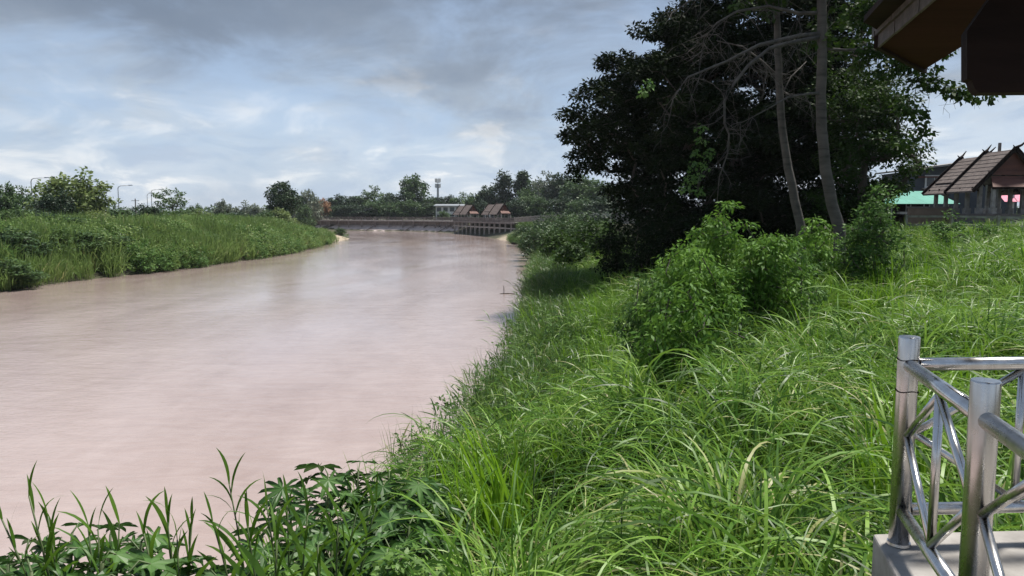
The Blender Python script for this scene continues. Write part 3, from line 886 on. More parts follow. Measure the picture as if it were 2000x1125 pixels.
tall_tree('tall_tree', 31.5, [(1564, 440), (1552, 390), (1540, 330), (1528, 250), (1521, 160), (1518, 60), (1516, 0)], 18.0, 0.215, 0.10,
          [([(1520, 150, 0), (1490, 120, 0.4), (1450, 90, 0.8), (1400, 80, 1.0)], 0.05, 0.012, 18),
           ([(1524, 190, 0), (1545, 150, 0.5), (1575, 120, 0.9)], 0.04, 0.012, 8)],
          lc2, np.stack([g.uniform(0.3, 0.6, len(lc2)), g.uniform(0.2, 0.4, len(lc2))], 1),
          'slimmer leaning bare trunk, left one of the two tall trunks')

# ---- shrubs on the right bank
def shrub(name, px, top, bot, wpx, Y, leaf, n_c, n_l, size, label, cat='shrub', droop=0.7, aspect=0.36, flat=0.6, cr_=(0.22, 0.4), group=None, r0=0.05, zlow=0.35):
    b = at_y(px, bot, Y)
    x = b.x; z0 = gz(x, Y)
    zt = at_y(px, top, Y).z
    H = zt - z0; w = wpx / F * Y / 2
    cc = ellipsoid_pts(g, n_c, (0, 0, H * (0.5 + zlow / 2)), (w * 0.85, w * 0.8, H * (0.5 - zlow / 2) * 0.92), 0.5, mind=cr_[0] * 0.7)
    tr, cr = tree_meshes(g, cc, np.stack([g.uniform(*cr_, len(cc)), g.uniform(cr_[0] * 0.6, cr_[1] * 0.7, len(cc))], 1),
                         [(0, 0, -0.2), (0.03, 0, H * 0.2), (-0.04, 0.03, H * 0.4), (0, 0, H * 0.6)], r0, n_l, size, leaf, aspect=aspect, droop=droop, flat=flat)
    return plant(name, (x, Y, z0), tr, cr, label, cat, group, tn='stem', cn='foliage')
g = np.random.default_rng(41)
shrub('leafy_shrub', 1412, 388, 560, 200, 19.0, 'leaf_shrub', 100, 80, 0.145, 'tallest pale green drooping shrub, peaked, before the big dark tree', r0=0.06, zlow=0.25)
shrub('leafy_shrub', 1345, 455, 650, 210, 16.5, 'leaf_shrub', 110, 80, 0.135, 'bushy pale green shrub in front and left of the peaked one', r0=0.06, zlow=0.2)
shrub('leafy_shrub', 1500, 442, 600, 170, 18.0, 'leaf_shrub', 80, 80, 0.14, 'pale green shrub just right of the peaked one, below the slim trunk', r0=0.05, zlow=0.2)
shrub('leafy_shrub', 1330, 540, 720, 170, 13.0, 'leaf_shrub', 54, 60, 0.15, 'low leafy shrub sunk in the grass under the pale shrubs', zlow=0.15)
shrub('leafy_shrub', 1440, 590, 700, 120, 15.0, 'leaf_small', 26, 54, 0.13, 'low shrub half buried in grass at the right foot of the pale shrubs', zlow=0.15)
shrub('leafy_shrub', 1600, 420, 540, 120, 24.0, 'leaf_shrub', 40, 54, 0.17, 'rounded light shrub at the foot of the two tall trunks', zlow=0.2)
shrub('leafy_shrub', 1258, 520, 640, 130, 17.5, 'leaf_small', 44, 60, 0.13, 'low dark leafy shrub left of the pale shrubs', zlow=0.15)
shrub('leafy_shrub', 1560, 480, 600, 120, 19.5, 'leaf_small', 40, 60, 0.13, 'low leafy shrub between the pale shrubs and the tall airy one', zlow=0.15)
shrub('small_leaved_shrub', 1712, 352, 500, 130, 23.0, 'leaf_small', 80, 52, 0.12, 'tall airy small-leaved shrub in front of the green canopy', droop=0.1, aspect=0.6, r0=0.05, zlow=0.1)
shrub('small_leaved_shrub', 1668, 440, 520, 110, 23.5, 'leaf_small', 36, 52, 0.12, 'low dark small-leaved shrub left of the tall airy one', droop=0.2, aspect=0.55, zlow=0.1)
shrub('small_leaved_shrub', 1850, 412, 470, 110, 33.0, 'leaf_small', 26, 50, 0.14, 'scrubby bush against the concrete fence below the pavilion', droop=0.2, aspect=0.6, zlow=0.1)
shrub('small_leaved_shrub', 1935, 408, 470, 90, 35.0, 'leaf_small', 20, 50, 0.14, 'small scrubby bush at the fence near the right photo edge', droop=0.2, aspect=0.6, zlow=0.1)
# dark undergrowth below the big tree, and bushes down the bank towards the promenade
und = [(1205, 400, 75, 40), (1255, 415, 80, 38), (1300, 405, 90, 42), (1350, 410, 80, 40), (1465, 415, 90, 42), (1520, 405, 80, 43), (1400, 415, 80, 44), (1330, 385, 120, 54), (1390, 385, 120, 55), (1450, 385, 120, 56), (1270, 390, 110, 54)]
for i, (px, top, wpx, Y) in enumerate(und):
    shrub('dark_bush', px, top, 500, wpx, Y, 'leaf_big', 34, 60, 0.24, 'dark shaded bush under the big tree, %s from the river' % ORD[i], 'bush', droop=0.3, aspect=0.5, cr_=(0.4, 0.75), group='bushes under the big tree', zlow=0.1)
bank = [(1060, 428, 85, 88, 'leaf_far'), (1110, 424, 90, 78, 'leaf_far'), (1040, 440, 60, 98, 'leaf_far'), (1150, 425, 85, 68, 'leaf_right'), (1185, 432, 80, 58, 'leaf_right'),
        (1085, 450, 70, 72, 'leaf_right'), (1030, 452, 40, 112, 'leaf_far'), (1120, 470, 80, 56, 'leaf_right'), (1075, 415, 60, 120, 'leaf_far'), (1100, 412, 60, 108, 'leaf_far'), (1135, 412, 70, 96, 'leaf_far'), (1050, 424, 50, 104, 'leaf_far_dark'), (1165, 414, 80, 84, 'leaf_far_dark'), (1020, 436, 40, 150, 'leaf_far')]
for i, (px, top, wpx, Y, lf) in enumerate(bank):
    shrub('bank_bush', px, top, 500, wpx, Y, lf, 44, 46, 0.34, 'leafy bush on the right bank below the promenade, %s from the camera' % ORD[sorted(range(len(bank)), key=lambda k: bank[k][3]).index(i)],
          'bush', droop=0.25, aspect=0.5, cr_=(0.5, 0.95), group='bushes on the right bank', zlow=0.1)

# small pale twiggy bush dipping into the water at the bank corner
shrub('twiggy_bush', 800, 815, 930, 95, 15.8, 'leaf_small', 16, 26, 0.09, 'thin twiggy bush standing in the water at the bank corner', 'bush', droop=0.0, aspect=0.5, cr_=(0.14, 0.3), r0=0.02, zlow=0.2)

# ---- distant trees: a few crowns shared by many copies
g = np.random.default_rng(55)
def proto(kind, seed):
    g = np.random.default_rng(seed)
    if kind == 'round':
        c = ellipsoid_pts(g, 80, (0, 0, 0.58), (0.42, 0.42, 0.38), 0.4, mind=0.07); n, s, r = 54, 0.06, (0.07, 0.13)
    elif kind == 'airy':
        c = ellipsoid_pts(g, 34, (0, 0, 0.66), (0.42, 0.42, 0.30), 0.45, mind=0.1); n, s, r = 34, 0.055, (0.06, 0.10)
    elif kind == 'umbrella':
        c = ellipsoid_pts(g, 75, (0, 0, 0.64), (0.44, 0.44, 0.34), 0.4, zmin=0.35, mind=0.07); n, s, r = 80, 0.055, (0.08, 0.13)
    elif kind == 'spire':
        c = np.array([(g.normal(0, 0.30 * (1.04 - z)), g.normal(0, 0.30 * (1.04 - z)), z) for z in g.uniform(0.10, 0.97, 80)]); n, s, r = 46, 0.06, (0.08, 0.16)
    elif kind == 'bushy':
        c = ellipsoid_pts(g, 80, (0, 0, 0.48), (0.46, 0.46, 0.46), 0.4, zmin=0.06, mind=0.07); n, s, r = 60, 0.06, (0.08, 0.15)
    V, Q, T = leaf_cloud(g, c, np.stack([g.uniform(*r, len(c)), g.uniform(r[0] * 0.7, r[1] * 0.75, len(c))], 1), n, s, aspect=0.6, droop=0.15, flat=0.7)
    crown = np_mesh('crown', V, Q, M['leaf_far'], T)
    tr = skeleton(g, c, [(0, 0, -0.03), (0.008, 0, 0.15), (0, 0.01, 0.32), (0.01, 0, 0.5)], 0.022, 0.003).mesh('trunk', M['bark'])
    return tr, crown
PROT = {k: [proto(k, 100 + 10 * i + j) for j in range(3)] for i, k in enumerate(('round', 'airy', 'umbrella', 'spire', 'bushy'))}
def far_tree(name, px, top, wpx, Y, kind, mat, label, cat='tree', group=None, base=None):
    x = at_y(px, HOR, Y).x
    z0 = gz(x, Y) if base is None else base
    H = at_y(px, top, Y).z - z0
    w = wpx / F * Y / 0.88
    tr, cr = PROT[kind][rnd.randrange(3)]
    return plant(name, (x, Y, z0 - 0.1), tr, cr, label, cat, group, (w, w, H), rnd.uniform(0, 6.28), mat)
row_back = [(672, 380, 70, 330, 'round', 'leaf_far_dark'), (704, 380, 60, 335, 'round', 'leaf_far'), (735, 361, 62, 340, 'airy', 'leaf_far'), (764, 377, 50, 330, 'round', 'leaf_far_dark'),
            (808, 340, 58, 335, 'round', 'leaf_far'), (840, 384, 54, 345, 'round', 'leaf_far'), (872, 381, 56, 345, 'round', 'leaf_far_dark'), (902, 374, 46, 340, 'airy', 'leaf_far'),
            (928, 378, 50, 330, 'round', 'leaf_far'), (958, 358, 62, 320, 'round', 'leaf_far_dark'), (986, 335, 70, 315, 'spire', 'leaf_far_dark'), (1021, 337, 70, 315, 'spire', 'leaf_far_dark'),
            (1045, 348, 64, 300, 'round', 'leaf_far'), (1066, 332, 56, 290, 'airy', 'leaf_grey'), (1096, 338, 70, 290, 'round', 'leaf_far_dark'), (1132, 340, 76, 270, 'round', 'leaf_far'), (1175, 352, 80, 260, 'round', 'leaf_far')]
KW = {'round': 'rounded', 'airy': 'see-through', 'spire': 'pointed', 'umbrella': 'flat-topped', 'bushy': 'bushy'}
MW = {'leaf_far': 'green', 'leaf_far_dark': 'dark green', 'leaf_grey': 'pale grey', 'leaf_pale': 'pale green', 'leaf_orange': 'orange'}
for i, t in enumerate(row_back):
    far_tree('background_tree', *t, '%s %s tree in the skyline behind the promenade, %s from the left' % (KW[t[4]], MW[t[5]], ORD[i]), group='skyline trees behind the promenade')
row_front = [(660, 398, 56, 316, 'bushy', 'leaf_far_dark'), (690, 396, 60, 318, 'bushy', 'leaf_far_dark'), (738, 388, 56, 322, 'bushy', 'leaf_far'), (772, 392, 54, 318, 'bushy', 'leaf_far'), (800, 388, 56, 312, 'bushy', 'leaf_far'),
             (832, 394, 50, 316, 'bushy', 'leaf_far_dark'), (868, 409, 26, 285, 'bushy', 'leaf_far'), (905, 406, 24, 285, 'bushy', 'leaf_far_dark'), (942, 388, 40, 290, 'bushy', 'leaf_far_dark'), (1008, 384, 56, 262, 'bushy', 'leaf_far_dark'), (1034, 376, 50, 268, 'bushy', 'leaf_far'),
             (1062, 382, 54, 250, 'bushy', 'leaf_far'), (1098, 380, 56, 236, 'bushy', 'leaf_far_dark'), (1135, 384, 60, 220, 'bushy', 'leaf_far'), (1180, 380, 80, 190, 'bushy', 'leaf_far_dark')]
for i, t in enumerate(row_front):
    far_tree('promenade_tree', *t, '%s %s tree just behind the promenade, %s from the left' % (KW[t[4]], MW[t[5]], ORD[i]), group='trees just behind the promenade')
left = [(8, 356, 62, 118, 'round', 'leaf_far', 'green tree cut by the left photo edge behind the bank'),
        (42, 360, 54, 125, 'airy', 'leaf_far', 'thin green tree below the leftmost street lamp'),
        (108, 366, 76, 98, 'bushy', 'leaf_far_dark', 'dark bushy tree in front of the large pale tree'),
        (142, 326, 130, 104, 'bushy', 'leaf_pale', 'large pale yellow-green tree on the left bank'),
        (172, 352, 60, 110, 'bushy', 'leaf_pale', 'smaller pale tree at the right side of the large pale one'),
        (64, 378, 70, 112, 'bushy', 'leaf_far', 'low bushy tree left of the dark bushy one'),
        (338, 362, 72, 170, 'airy', 'leaf_far', 'lone airy tree with sky through its crown, right of the lamps'),
        (434, 390, 38, 235, 'round', 'leaf_grey', 'small pale rounded tree far behind the left bank'),
        (490, 391, 62, 240, 'bushy', 'leaf_grey', 'wide greyish tree left of the dark umbrella tree'),
        (553, 357, 66, 172, 'umbrella', 'leaf_far_dark', 'dark umbrella-shaped tree near the end of the left bank'),
        (602, 371, 56, 290, 'round', 'leaf_grey', 'pale grey tree right of the dark umbrella tree'),
        (626, 387, 38, 310, 'round', 'leaf_orange', 'small tree with orange bloom above the footbridge'),
        (588, 392, 46, 280, 'bushy', 'leaf_far', 'green tree at the left end of the footbridge'),
        (385, 396, 36, 250, 'bushy', 'leaf_far', 'small tree between the airy tree and the pale rounded one')]
for t in left:
    far_tree('bank_tree', *t)
lbush = [(20, 402, 80, 80), (70, 405, 90, 86), (120, 415, 100, 82), (175, 410, 90, 90), (235, 402, 70, 120), (285, 396, 60, 135), (330, 402, 90, 140), (375, 406, 70, 150), (420, 412, 60, 160), (460, 412, 60, 170), (520, 408, 60, 158), (548, 404, 60, 160),
         (30, 440, 110, 66), (140, 442, 110, 72), (230, 432, 90, 84), (10, 500, 110, 60), (205, 452, 90, 76), (300, 440, 70, 92), (395, 440, 60, 108), (470, 440, 50, 122), (330, 480, 50, 86)]
for i, (px, top, wpx, Y) in enumerate(lbush):
    far_tree('bank_bush', px, top, wpx, Y, 'bushy', ('leaf_far', 'leaf_far_dark', 'leaf_far', 'leaf_pale')[i % 4] if i < 12 else 'leaf_far',
             ('low %s bush along the top of the left bank, %s from the left' % (MW[('leaf_far', 'leaf_far_dark', 'leaf_far', 'leaf_pale')[i % 4]], ORD[i])) if i < 12 else
             'green bush on the grassy face of the left bank, %s from the left' % ORD[sorted(range(12, len(lbush)), key=lambda k: lbush[k][0]).index(i)], 'bush', 'bushes on the left bank')
far_tree('spit_bush', 664, 443, 22, 196, 'bushy', 'leaf_far', 'small round bush at the tip of the sandy spit', 'bush', base=0.5)
# far-off wood on the horizon: one mass
g = np.random.default_rng(77)
fw = []
for k in range(520):
    X = g.uniform(-900, 900); Yy = g.uniform(480, 640)
    fw.append((X, Yy, 3.0 + g.uniform(1.5, 7.0)))
V, Q, T = leaf_cloud(g, fw, np.stack([g.uniform(5, 11, len(fw)), g.uniform(2.5, 6, len(fw))], 1), 70, 2.2, aspect=0.7, droop=0.1, flat=0.8)
fo = link('far_wood', np_mesh('far_wood', V, Q, M['leaf_far'], T)); props(fo, 'low far-off wood along the whole horizon', 'wood', kind='stuff')
# ------------------------------------------------------------------ stainless railing and the platform it stands on
DECK = at_y(1785, 1062, 3.2).z
P1 = Vector((at_y(1769, 800, 3.2).x, 3.2, DECK)); P2 = Vector((at_y(1922, 800, 2.34).x, 2.34, DECK))
dirp = (P2 - P1); P3 = P2 + dirp; P4 = P3 + dirp
PR = P1 + Vector((1.05, 0.06, 0)); PR2 = P1 + Vector((2.1, 0.12, 0))
TOPZ = at_y(1773, 657, 3.2).z
rail_z = TOPZ - 0.125; low_z = DECK + 0.16; mid_z = (rail_z + low_z) / 2 + 0.02
rl = empty('steel_railing', P1, 0, 'shiny stainless steel railing with diamond bracing on the concrete platform', 'railing')
def rp(p, z): return Vector((p.x, p.y, z)) - P1
posts = [P1, P2, P3, P4, PR, PR2]
for p in posts:
    mb = MB(); mb.tube([rp(p, DECK), rp(p, TOPZ - 0.006), rp(p, TOPZ)], [0.0435, 0.0435, 0.041], 28)
    po = mb.build('post', M['steel'], rl, False)
    for f_ in po.data.polygons: f_.use_smooth = len(f_.vertices) == 4
    mb = MB(); mb.tube([rp(p, DECK), rp(p, DECK + 0.012)], [0.05, 0.048], 24); mb.build('flange', M['steel'], po)
def pipe(name, a, b, r):
    mb = MB(); mb.tube([a, b], r, 18)
    ob = mb.build(name, M['steel'], rl)
    for f_ in ob.data.polygons: f_.use_smooth = len(f_.vertices) == 4
    return ob
def bay(a, b):
    d = (Vector((b.x, b.y, 0)) - Vector((a.x, a.y, 0)))
    e_ = d.normalized() * 0.04
    A = lambda z: rp(a, z) + e_
    B = lambda z: rp(b, z) - e_
    mid = (a + b) / 2
    pipe('top_rail', A(rail_z), B(rail_z), 0.0295)
    pipe('bottom_rail', A(low_z), B(low_z), 0.027)
    pipe('baluster', rp(mid, low_z + 0.025), rp(mid, rail_z - 0.03), 0.0165)
    pipe('brace', A(mid_z), rp(mid, rail_z - 0.03), 0.016)
    pipe('brace', A(mid_z), rp(mid, low_z + 0.03), 0.016)
    pipe('brace', B(mid_z), rp(mid, rail_z - 0.03), 0.016)
    pipe('brace', B(mid_z), rp(mid, low_z + 0.03), 0.016)
for a, b in ((P1, P2), (P2, P3), (P3, P4), (P1, PR), (PR, PR2)): bay(a, b)
# a loop of thin wire round the corner post
for zz in (TOPZ - 0.1, TOPZ - 0.24):
    mb = MB()
    mb.tube([rp(P1, zz) + Vector((math.cos(a) * 0.046, math.sin(a) * 0.046, 0.004 * math.sin(3 * a))) for a in np.linspace(0, 2 * math.pi, 20)], 0.0022, 5)
    mb.build('wire_tie', M['wood_dark'], rl)

pf = empty('concrete_platform', (P1.x, P1.y, 0), 0, 'weathered concrete platform edge carrying the steel railing', 'platform')
u = dirp.normalized(); side = Vector((-u.y, u.x, 0))
if side.x < 0: side = -side
corner = P1 - u * 0.10 - side * 0.085
ux_ = (PR - P1).normalized()
def pl(v, z): return Vector((v.x - P1.x, v.y - P1.y, z))
q = [corner, corner + u * 5.0, corner + u * 5.0 + ux_ * 5.5, corner + ux_ * 5.5]
mb = MB(); mb.hexa([pl(p, DECK - 0.24) for p in q], [pl(p, DECK - 0.004) for p in q])
sl = mb.build('slab', M['concrete'], pf)
bv = sl.modifiers.new('b', 'BEVEL'); bv.width = 0.012; bv.segments = 2
for k in range(2):
    for j in range(3):
        c_ = corner + u * (0.5 + 3.6 * k) + ux_ * (0.6 + 2.1 * j)
        mb = MB(); mb.box(c_.x - P1.x - 0.14, c_.x - P1.x + 0.14, c_.y - P1.y - 0.14, c_.y - P1.y + 0.14, gz(c_.x, c_.y) - 0.5, DECK - 0.24)
        mb.build('pillar', M['concrete_dark'], pf)

# ------------------------------------------------------------------ pavilion roof hanging into the frame at top right
pv = empty('riverside_pavilion', (3.4, 1.0, DECK), 0, 'dark eave and soffit of the near pavilion at the top right', 'pavilion')
o0 = Vector((3.4, 1.0, DECK))
hE = 6.9
A = at_z(1718, 90, hE); B = at_z(1806, 137, hE)
def plane_hit(px, py, n, p0):
    d = ray(px, py); t = (p0 - CAM).dot(n) / d.dot(n)
    return CAM + d * t
ab = (B - A); ab.z = 0; abn = ab.normalized()
perp = Vector((abn.y, -abn.x, 0))                   # towards the camera side, up the slope
def plane_n(s): return (abn.cross(perp + Vector((0, 0, s)))).normalized()
best = None
for k in range(0, 60):
    s = k * 0.02
    n_ = plane_n(s)
    c_ = plane_hit(1790, 0, n_, A); d_ = plane_hit(2000, 40, n_, A)
    e1, e2 = (c_ - A).normalized(), (d_ - B).normalized()
    v_ = e1.dot(e2)
    if best is None or v_ > best[0]: best = (v_, s, n_, e1, e2)
_, s_, n_, e1, e2 = best
ed = (e1 + e2).normalized()
UPN = n_ if n_.z > 0 else -n_
# two wide soffit boards with a joint, running up the slope
def strip(f0, f1, length, lift=0.0, th=0.02, name='soffit_board', mat='wood_soffit'):
    a, b_ = A + (B - A) * f0 + UPN * lift, A + (B - A) * f1 + UPN * lift
    ring = [a, b_, b_ + ed * length, a + ed * length]
    mb = MB(); mb.hexa([p - o0 for p in ring], [p + UPN * th - o0 for p in ring])
    return mb.build(name, M[mat], pv)
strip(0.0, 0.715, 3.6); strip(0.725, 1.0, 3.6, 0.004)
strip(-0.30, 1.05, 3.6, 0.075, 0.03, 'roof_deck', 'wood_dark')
# weathered double fascia along the outer edge, with the tile edge above it
bx = (B - A).normalized()
for (off, lo, hi, nm, mt, st) in ((-0.035, -0.015, 0.055, 'fascia_board', 'wood_grey', -0.06), (-0.065, 0.045, 0.105, 'fascia_board', 'wood_grey', -0.1), (-0.10, 0.108, 0.17, 'tile_edge', 'wood_dark', -0.06)):
    a = A + bx * off + ed * st
    mb = MB()
    segs = 9
    for i in range(segs):
        l0, l1 = 3.6 * i / segs, 3.6 * (i + 1) / segs - (0.012 if nm == 'fascia_board' else 0.02)
        jit = rnd.uniform(-0.006, 0.006)
        ring = [a + ed * l0 + UPN * (lo + jit), a + bx * 0.028 + ed * l0 + UPN * (lo + jit), a + bx * 0.028 + ed * l0 + UPN * (hi + jit), a + ed * l0 + UPN * (hi + jit)]
        mb.hexa([p - o0 for p in ring], [p + ed * (l1 - l0) - o0 for p in ring])
    mb.build(nm, M[mt], pv)
# end trim board across the eave
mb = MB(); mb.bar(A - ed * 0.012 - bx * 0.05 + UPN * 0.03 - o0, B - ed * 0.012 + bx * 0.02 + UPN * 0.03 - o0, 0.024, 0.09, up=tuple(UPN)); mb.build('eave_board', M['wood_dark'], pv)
# dark carved gable panel hanging at the right edge
Yp = 2.75
pts_ = [(1889, 60), (1889, 154), (1898, 156), (1904, 172), (1912, 181), (2140, 179), (2140, -160), (1960, -40)]
fr = [at_y(x, y, Yp) for x, y in pts_]
mb = MB(); mb.hexa([p - o0 for p in fr], [p + Vector((0.02, 0.07, 0)) - o0 for p in fr])
mb.build('gable_panel', M['wood_dark'], pv)
# posts and beams that carry it (outside the frame to the right)
tz = (A + ed * 2.0).z
for (x, y) in ((3.9, 2.75), (3.9, 0.2), (5.6, 2.75)):
    mb = MB(); mb.box(x - 3.4 - 0.09, x - 3.4 + 0.09, y - 1.0 - 0.09, y - 1.0 + 0.09, 0, 8.0 - DECK); mb.build('column', M['wood_dark'], pv)
mb = MB(); mb.bar(fr[5] - o0 + Vector((-0.2, 0.03, 0.2)), Vector((3.9 - 3.4, 1.75, 2.6)), 0.12, 0.2); mb.build('tie_beam', M['wood_dark'], pv)

# ------------------------------------------------------------------ tiled double-gable pavilions
def sala(loc, rz, label, group, skirt=True):
    e = empty('tiled_pavilion', loc, rz, label, 'pavilion', group)
    half, ze, zr = 2.35, 1.9, 4.35
    r1 = MB(); r1.bar((0, 0.2, zr - 0.12), (0, 3.4, zr - 0.12), 0.12, 0.16)
    roof1 = r1.build('roof', M['wood_dark'], e)
    r2 = MB(); r2.bar((0, 3.6, zr - 0.35), (0, 6.4, zr - 0.35), 0.12, 0.16)
    roof2 = r2.build('roof', M['wood_dark'], e)
    for ro, y0, y1, ze_, zr_ in ((roof1, 0.0, 3.4, ze, zr), (roof2, 3.55, 6.6, ze - 0.1, zr - 0.22)):
        th = 0.09; over = 0.55
        k = (zr_ - ze_) / half
        for sx in (-1, 1):
            a, b_ = Vector((0, y0, zr_)), Vector((0, y1, zr_))
            c_, d_ = Vector((sx * (half + over), y1, ze_ - k * over)), Vector((sx * (half + over), y0, ze_ - k * over))
            mb = MB(); rows = 10
            for i in range(rows):
                t0, t1 = i / rows, (i + 1) / rows + 0.012
                p = [a + (d_ - a) * t0, b_ + (c_ - b_) * t0, b_ + (c_ - b_) * t1, a + (d_ - a) * t1]
                mb.hexa([v + Vector((0, 0, -th)) for v in p], [v + Vector((0, 0, l)) for v, l in zip(p, (0, 0, 0.04, 0.04))])
            mb.build('tiled_slope', M['roof_brown'], ro)
            for yy in (y0 - 0.06, y1 + 0.06):
                mb = MB(); mb.bar(Vector((sx * 0.02, yy, zr_ + 0.06)), Vector((sx * (half + over + 0.08), yy, ze_ - k * over - 0.02)), 0.09, 0.3)
                mb.build('barge_board', M['wood_dark'], ro)
        for yy, s in ((y0, -1), (y1, 1)):
            mb = MB()
            mb.tube([Vector((0, yy - s * 0.2, zr_ + 0.08)), Vector((0.05, yy + s * 0.1, zr_ + 0.14)), Vector((0.28, yy + s * 0.25, zr_ + 0.28)), Vector((0.6, yy + s * 0.35, zr_ + 0.66))], [0.10, 0.11, 0.08, 0.03], 6)
            mb.tube([Vector((0, yy, zr_)), Vector((-0.25, yy + s * 0.1, zr_ + 0.28))], [0.08, 0.03], 6)
            mb.build('finial', M['wood_dark'], ro)
    mb = MB(); mb.add([(-1.55, 0.25, ze + 0.75), (1.55, 0.25, ze + 0.75), (0, 0.25, zr - 0.1), (-1.55, 0.33, ze + 0.75), (1.55, 0.33, ze + 0.75), (0, 0.33, zr - 0.1)],
                      [(0, 1, 2), (5, 4, 3), (0, 3, 4, 1), (1, 4, 5, 2), (2, 5, 3, 0)])
    mb.build('gable_panel', M['wood_red'], e)
    mb = MB(); mb.bar((-1.75, 0.2, ze + 0.72), (1.75, 0.2, ze + 0.72), 0.12, 0.28); mb.build('gable_beam', M['wood_red'], e)
    if skirt:                                       # small lean-to roof over the front
        mb = MB(); mb.slab([(-1.6, 0.1, ze + 0.5), (-1.95, -0.75, ze - 0.35), (1.95, -0.75, ze - 0.35), (1.6, 0.1, ze + 0.5)], 0.08); mb.build('skirt_roof', M['wood_red'], e)
        mb = MB(); mb.bar((-2.0, -0.76, ze - 0.4), (2.0, -0.76, ze - 0.4), 0.08, 0.16); mb.build('eave_board', M['wood_dark'], e)
    for sx in (-1, 1):
        for yy in (-0.6, 0.5, 2.0, 3.4, 4.8, 6.2):
            if yy < 0 and not skirt: continue
            x = sx * (1.8 if yy < 0 else 2.1)
            mb = MB(); mb.box(x - 0.12, x + 0.12, yy - 0.12, yy + 0.12, -0.6, ze - (0.4 if yy < 0 else -0.1))
            cl_ = mb.build('column', M['concrete'], e)
            mb = MB(); mb.box(x - 0.2, x + 0.2, yy - 0.2, yy + 0.2, -0.6, 0.08); mb.build('plinth', M['concrete'], cl_)
            if yy > 0:
                mb = MB(); mb.bar((x + sx * 0.1, yy, ze - 0.55), (x + sx * 0.62, yy, ze - 0.42 + 0.1), 0.07, 0.1); mb.build('bracket', M['wood_dark'], cl_)
    mb = MB(); mb.box(-2.5, 2.5, -0.9, 6.6, -0.9, -0.35); mb.build('floor_slab', M['concrete_dark'], e)
    mb = MB()
    for sx in (-1, 1): mb.bar((sx * 2.1, 0.4, ze + 0.1), (sx * 2.1, 6.3, ze + 0.1), 0.14, 0.2)
    mb.build('wall_plate', M['wood_dark'], e)
    return e
fx = at_y(1976, 408, 55)
sala((fx.x, 55, at_y(1976, 408, 55).z), 0.0, 'brown tiled pavilion with stepped gables at the right edge, behind the grass', 'tiled pavilions')
DZ = 4.05
for px, Y, lab in ((924, 243, 'left small brown pavilion on the far piled walkway'), (985, 214, 'right small brown pavilion on the far piled walkway')):
    sala((at_y(px, 420, Y).x, Y, DZ + 0.85), 0.8, lab, 'tiled pavilions')

# ------------------------------------------------------------------ things round the right-hand pavilion
def box_part(name, mat, parent, x0, x1, y0, y1, z0, z1):
    mb = MB(); mb.box(x0, x1, y0, y1, z0, z1); return mb.build(name, M[mat], parent)
# slate-blue house with a sloping roof
Yh = 76
h0 = at_y(1785, 420, Yh); h1 = at_y(1985, 420, Yh)
hs = empty('slate_house', (h0.x, Yh, gz(h0.x, Yh) - 0.2), 0, 'dark slate-blue house with white-framed window behind the tiled pavilion', 'house')
ho = hs.location.copy()
def hp(px, py, dy=0): return at_y(px, py, Yh) - ho + Vector((0, dy, 0))
zt0, zt1 = hp(1790, 334).z, hp(1985, 306).z
wd = h1.x - h0.x
mb = MB(); mb.hexa([(0, 0, 0), (wd, 0, 0), (wd, 7, 0), (0, 7, 0)], [(0, 0, zt0), (wd, 0, zt1), (wd, 7, zt1), (0, 7, zt0)]); mb.build('wall', M['blue_wall'], hs)
mb = MB(); mb.hexa([(-0.5, -0.9, zt0 + 0.05), (wd + 0.5, -0.9, zt1 + 0.1), (wd + 0.5, 7.6, zt1 + 0.1), (-0.5, 7.6, zt0 + 0.05)], [(-0.5, -0.9, zt0 + 0.22), (wd + 0.5, -0.9, zt1 + 0.27), (wd + 0.5, 7.6, zt1 + 0.27), (-0.5, 7.6, zt0 + 0.22)]); rf = mb.build('roof', M['concrete'], hs)
mb = MB(); mb.bar((0.0, -0.12, zt0 - 0.62), (5.5, -0.12, zt0 - 0.55), 0.1, 0.14); mb.build('eave_board', M['wood_red'], hs)
a, c_ = hp(1805, 367), hp(1843, 342)
wi = box_part('window', 'white', hs, a.x, c_.x, -0.10, -0.02, a.z, c_.z)
box_part('pane', 'dark_glass', wi, a.x + 0.18, (a.x + c_.x) / 2 - 0.04, -0.13, -0.103, a.z + 0.16, c_.z - 0.18)
box_part('pane', 'dark_glass', wi, (a.x + c_.x) / 2 + 0.04, c_.x - 0.18, -0.13, -0.103, a.z + 0.16, c_.z - 0.18)
box_part('sill', 'concrete', wi, a.x - 0.25, c_.x + 0.25, -0.35, -0.02, a.z - 0.14, a.z - 0.01)
# green canopy
Yg = 66
gcl = at_y(1650, 397, Yg); gcr = at_y(1872, 378, Yg)
gc = empty('green_canopy', (gcl.x, Yg, gz(gcl.x, Yg) - 0.1), 0, 'long green sheet canopy behind the airy shrub, left of the pavilion', 'canopy')
go_ = gc.location.copy()
w_ = gcr.x - gcl.x; zl = gcl.z - go_.z; zh = gcr.z - go_.z
nseg = 7
for i in range(nseg):
    x0, x1 = w_ * i / nseg, w_ * (i + 1) / nseg - 0.015
    mb = MB(); mb.slab([(x0, -0.4, zl - 0.05), (x1, -0.4, zl - 0.05), (x1, 4.2, zh + 0.35), (x0, 4.2, zh + 0.35)], 0.03); mb.build('roof_sheet', M['green_roof'], gc)
for i in range(6):
    for yy, zz in ((0.0, zl - 0.02), (3.9, zh + 0.2)):
        mb = MB(); mb.tube([(w_ * (i + 0.5) / 6, yy, -0.2), (w_ * (i + 0.5) / 6, yy, zz)], 0.05, 8); mb.build('post', M['grey_metal'], gc)
box_part('counter', 'white', gc, w_ * 0.5, w_ * 0.78, 0.1, 0.7, zl - 0.95, zl - 0.75)
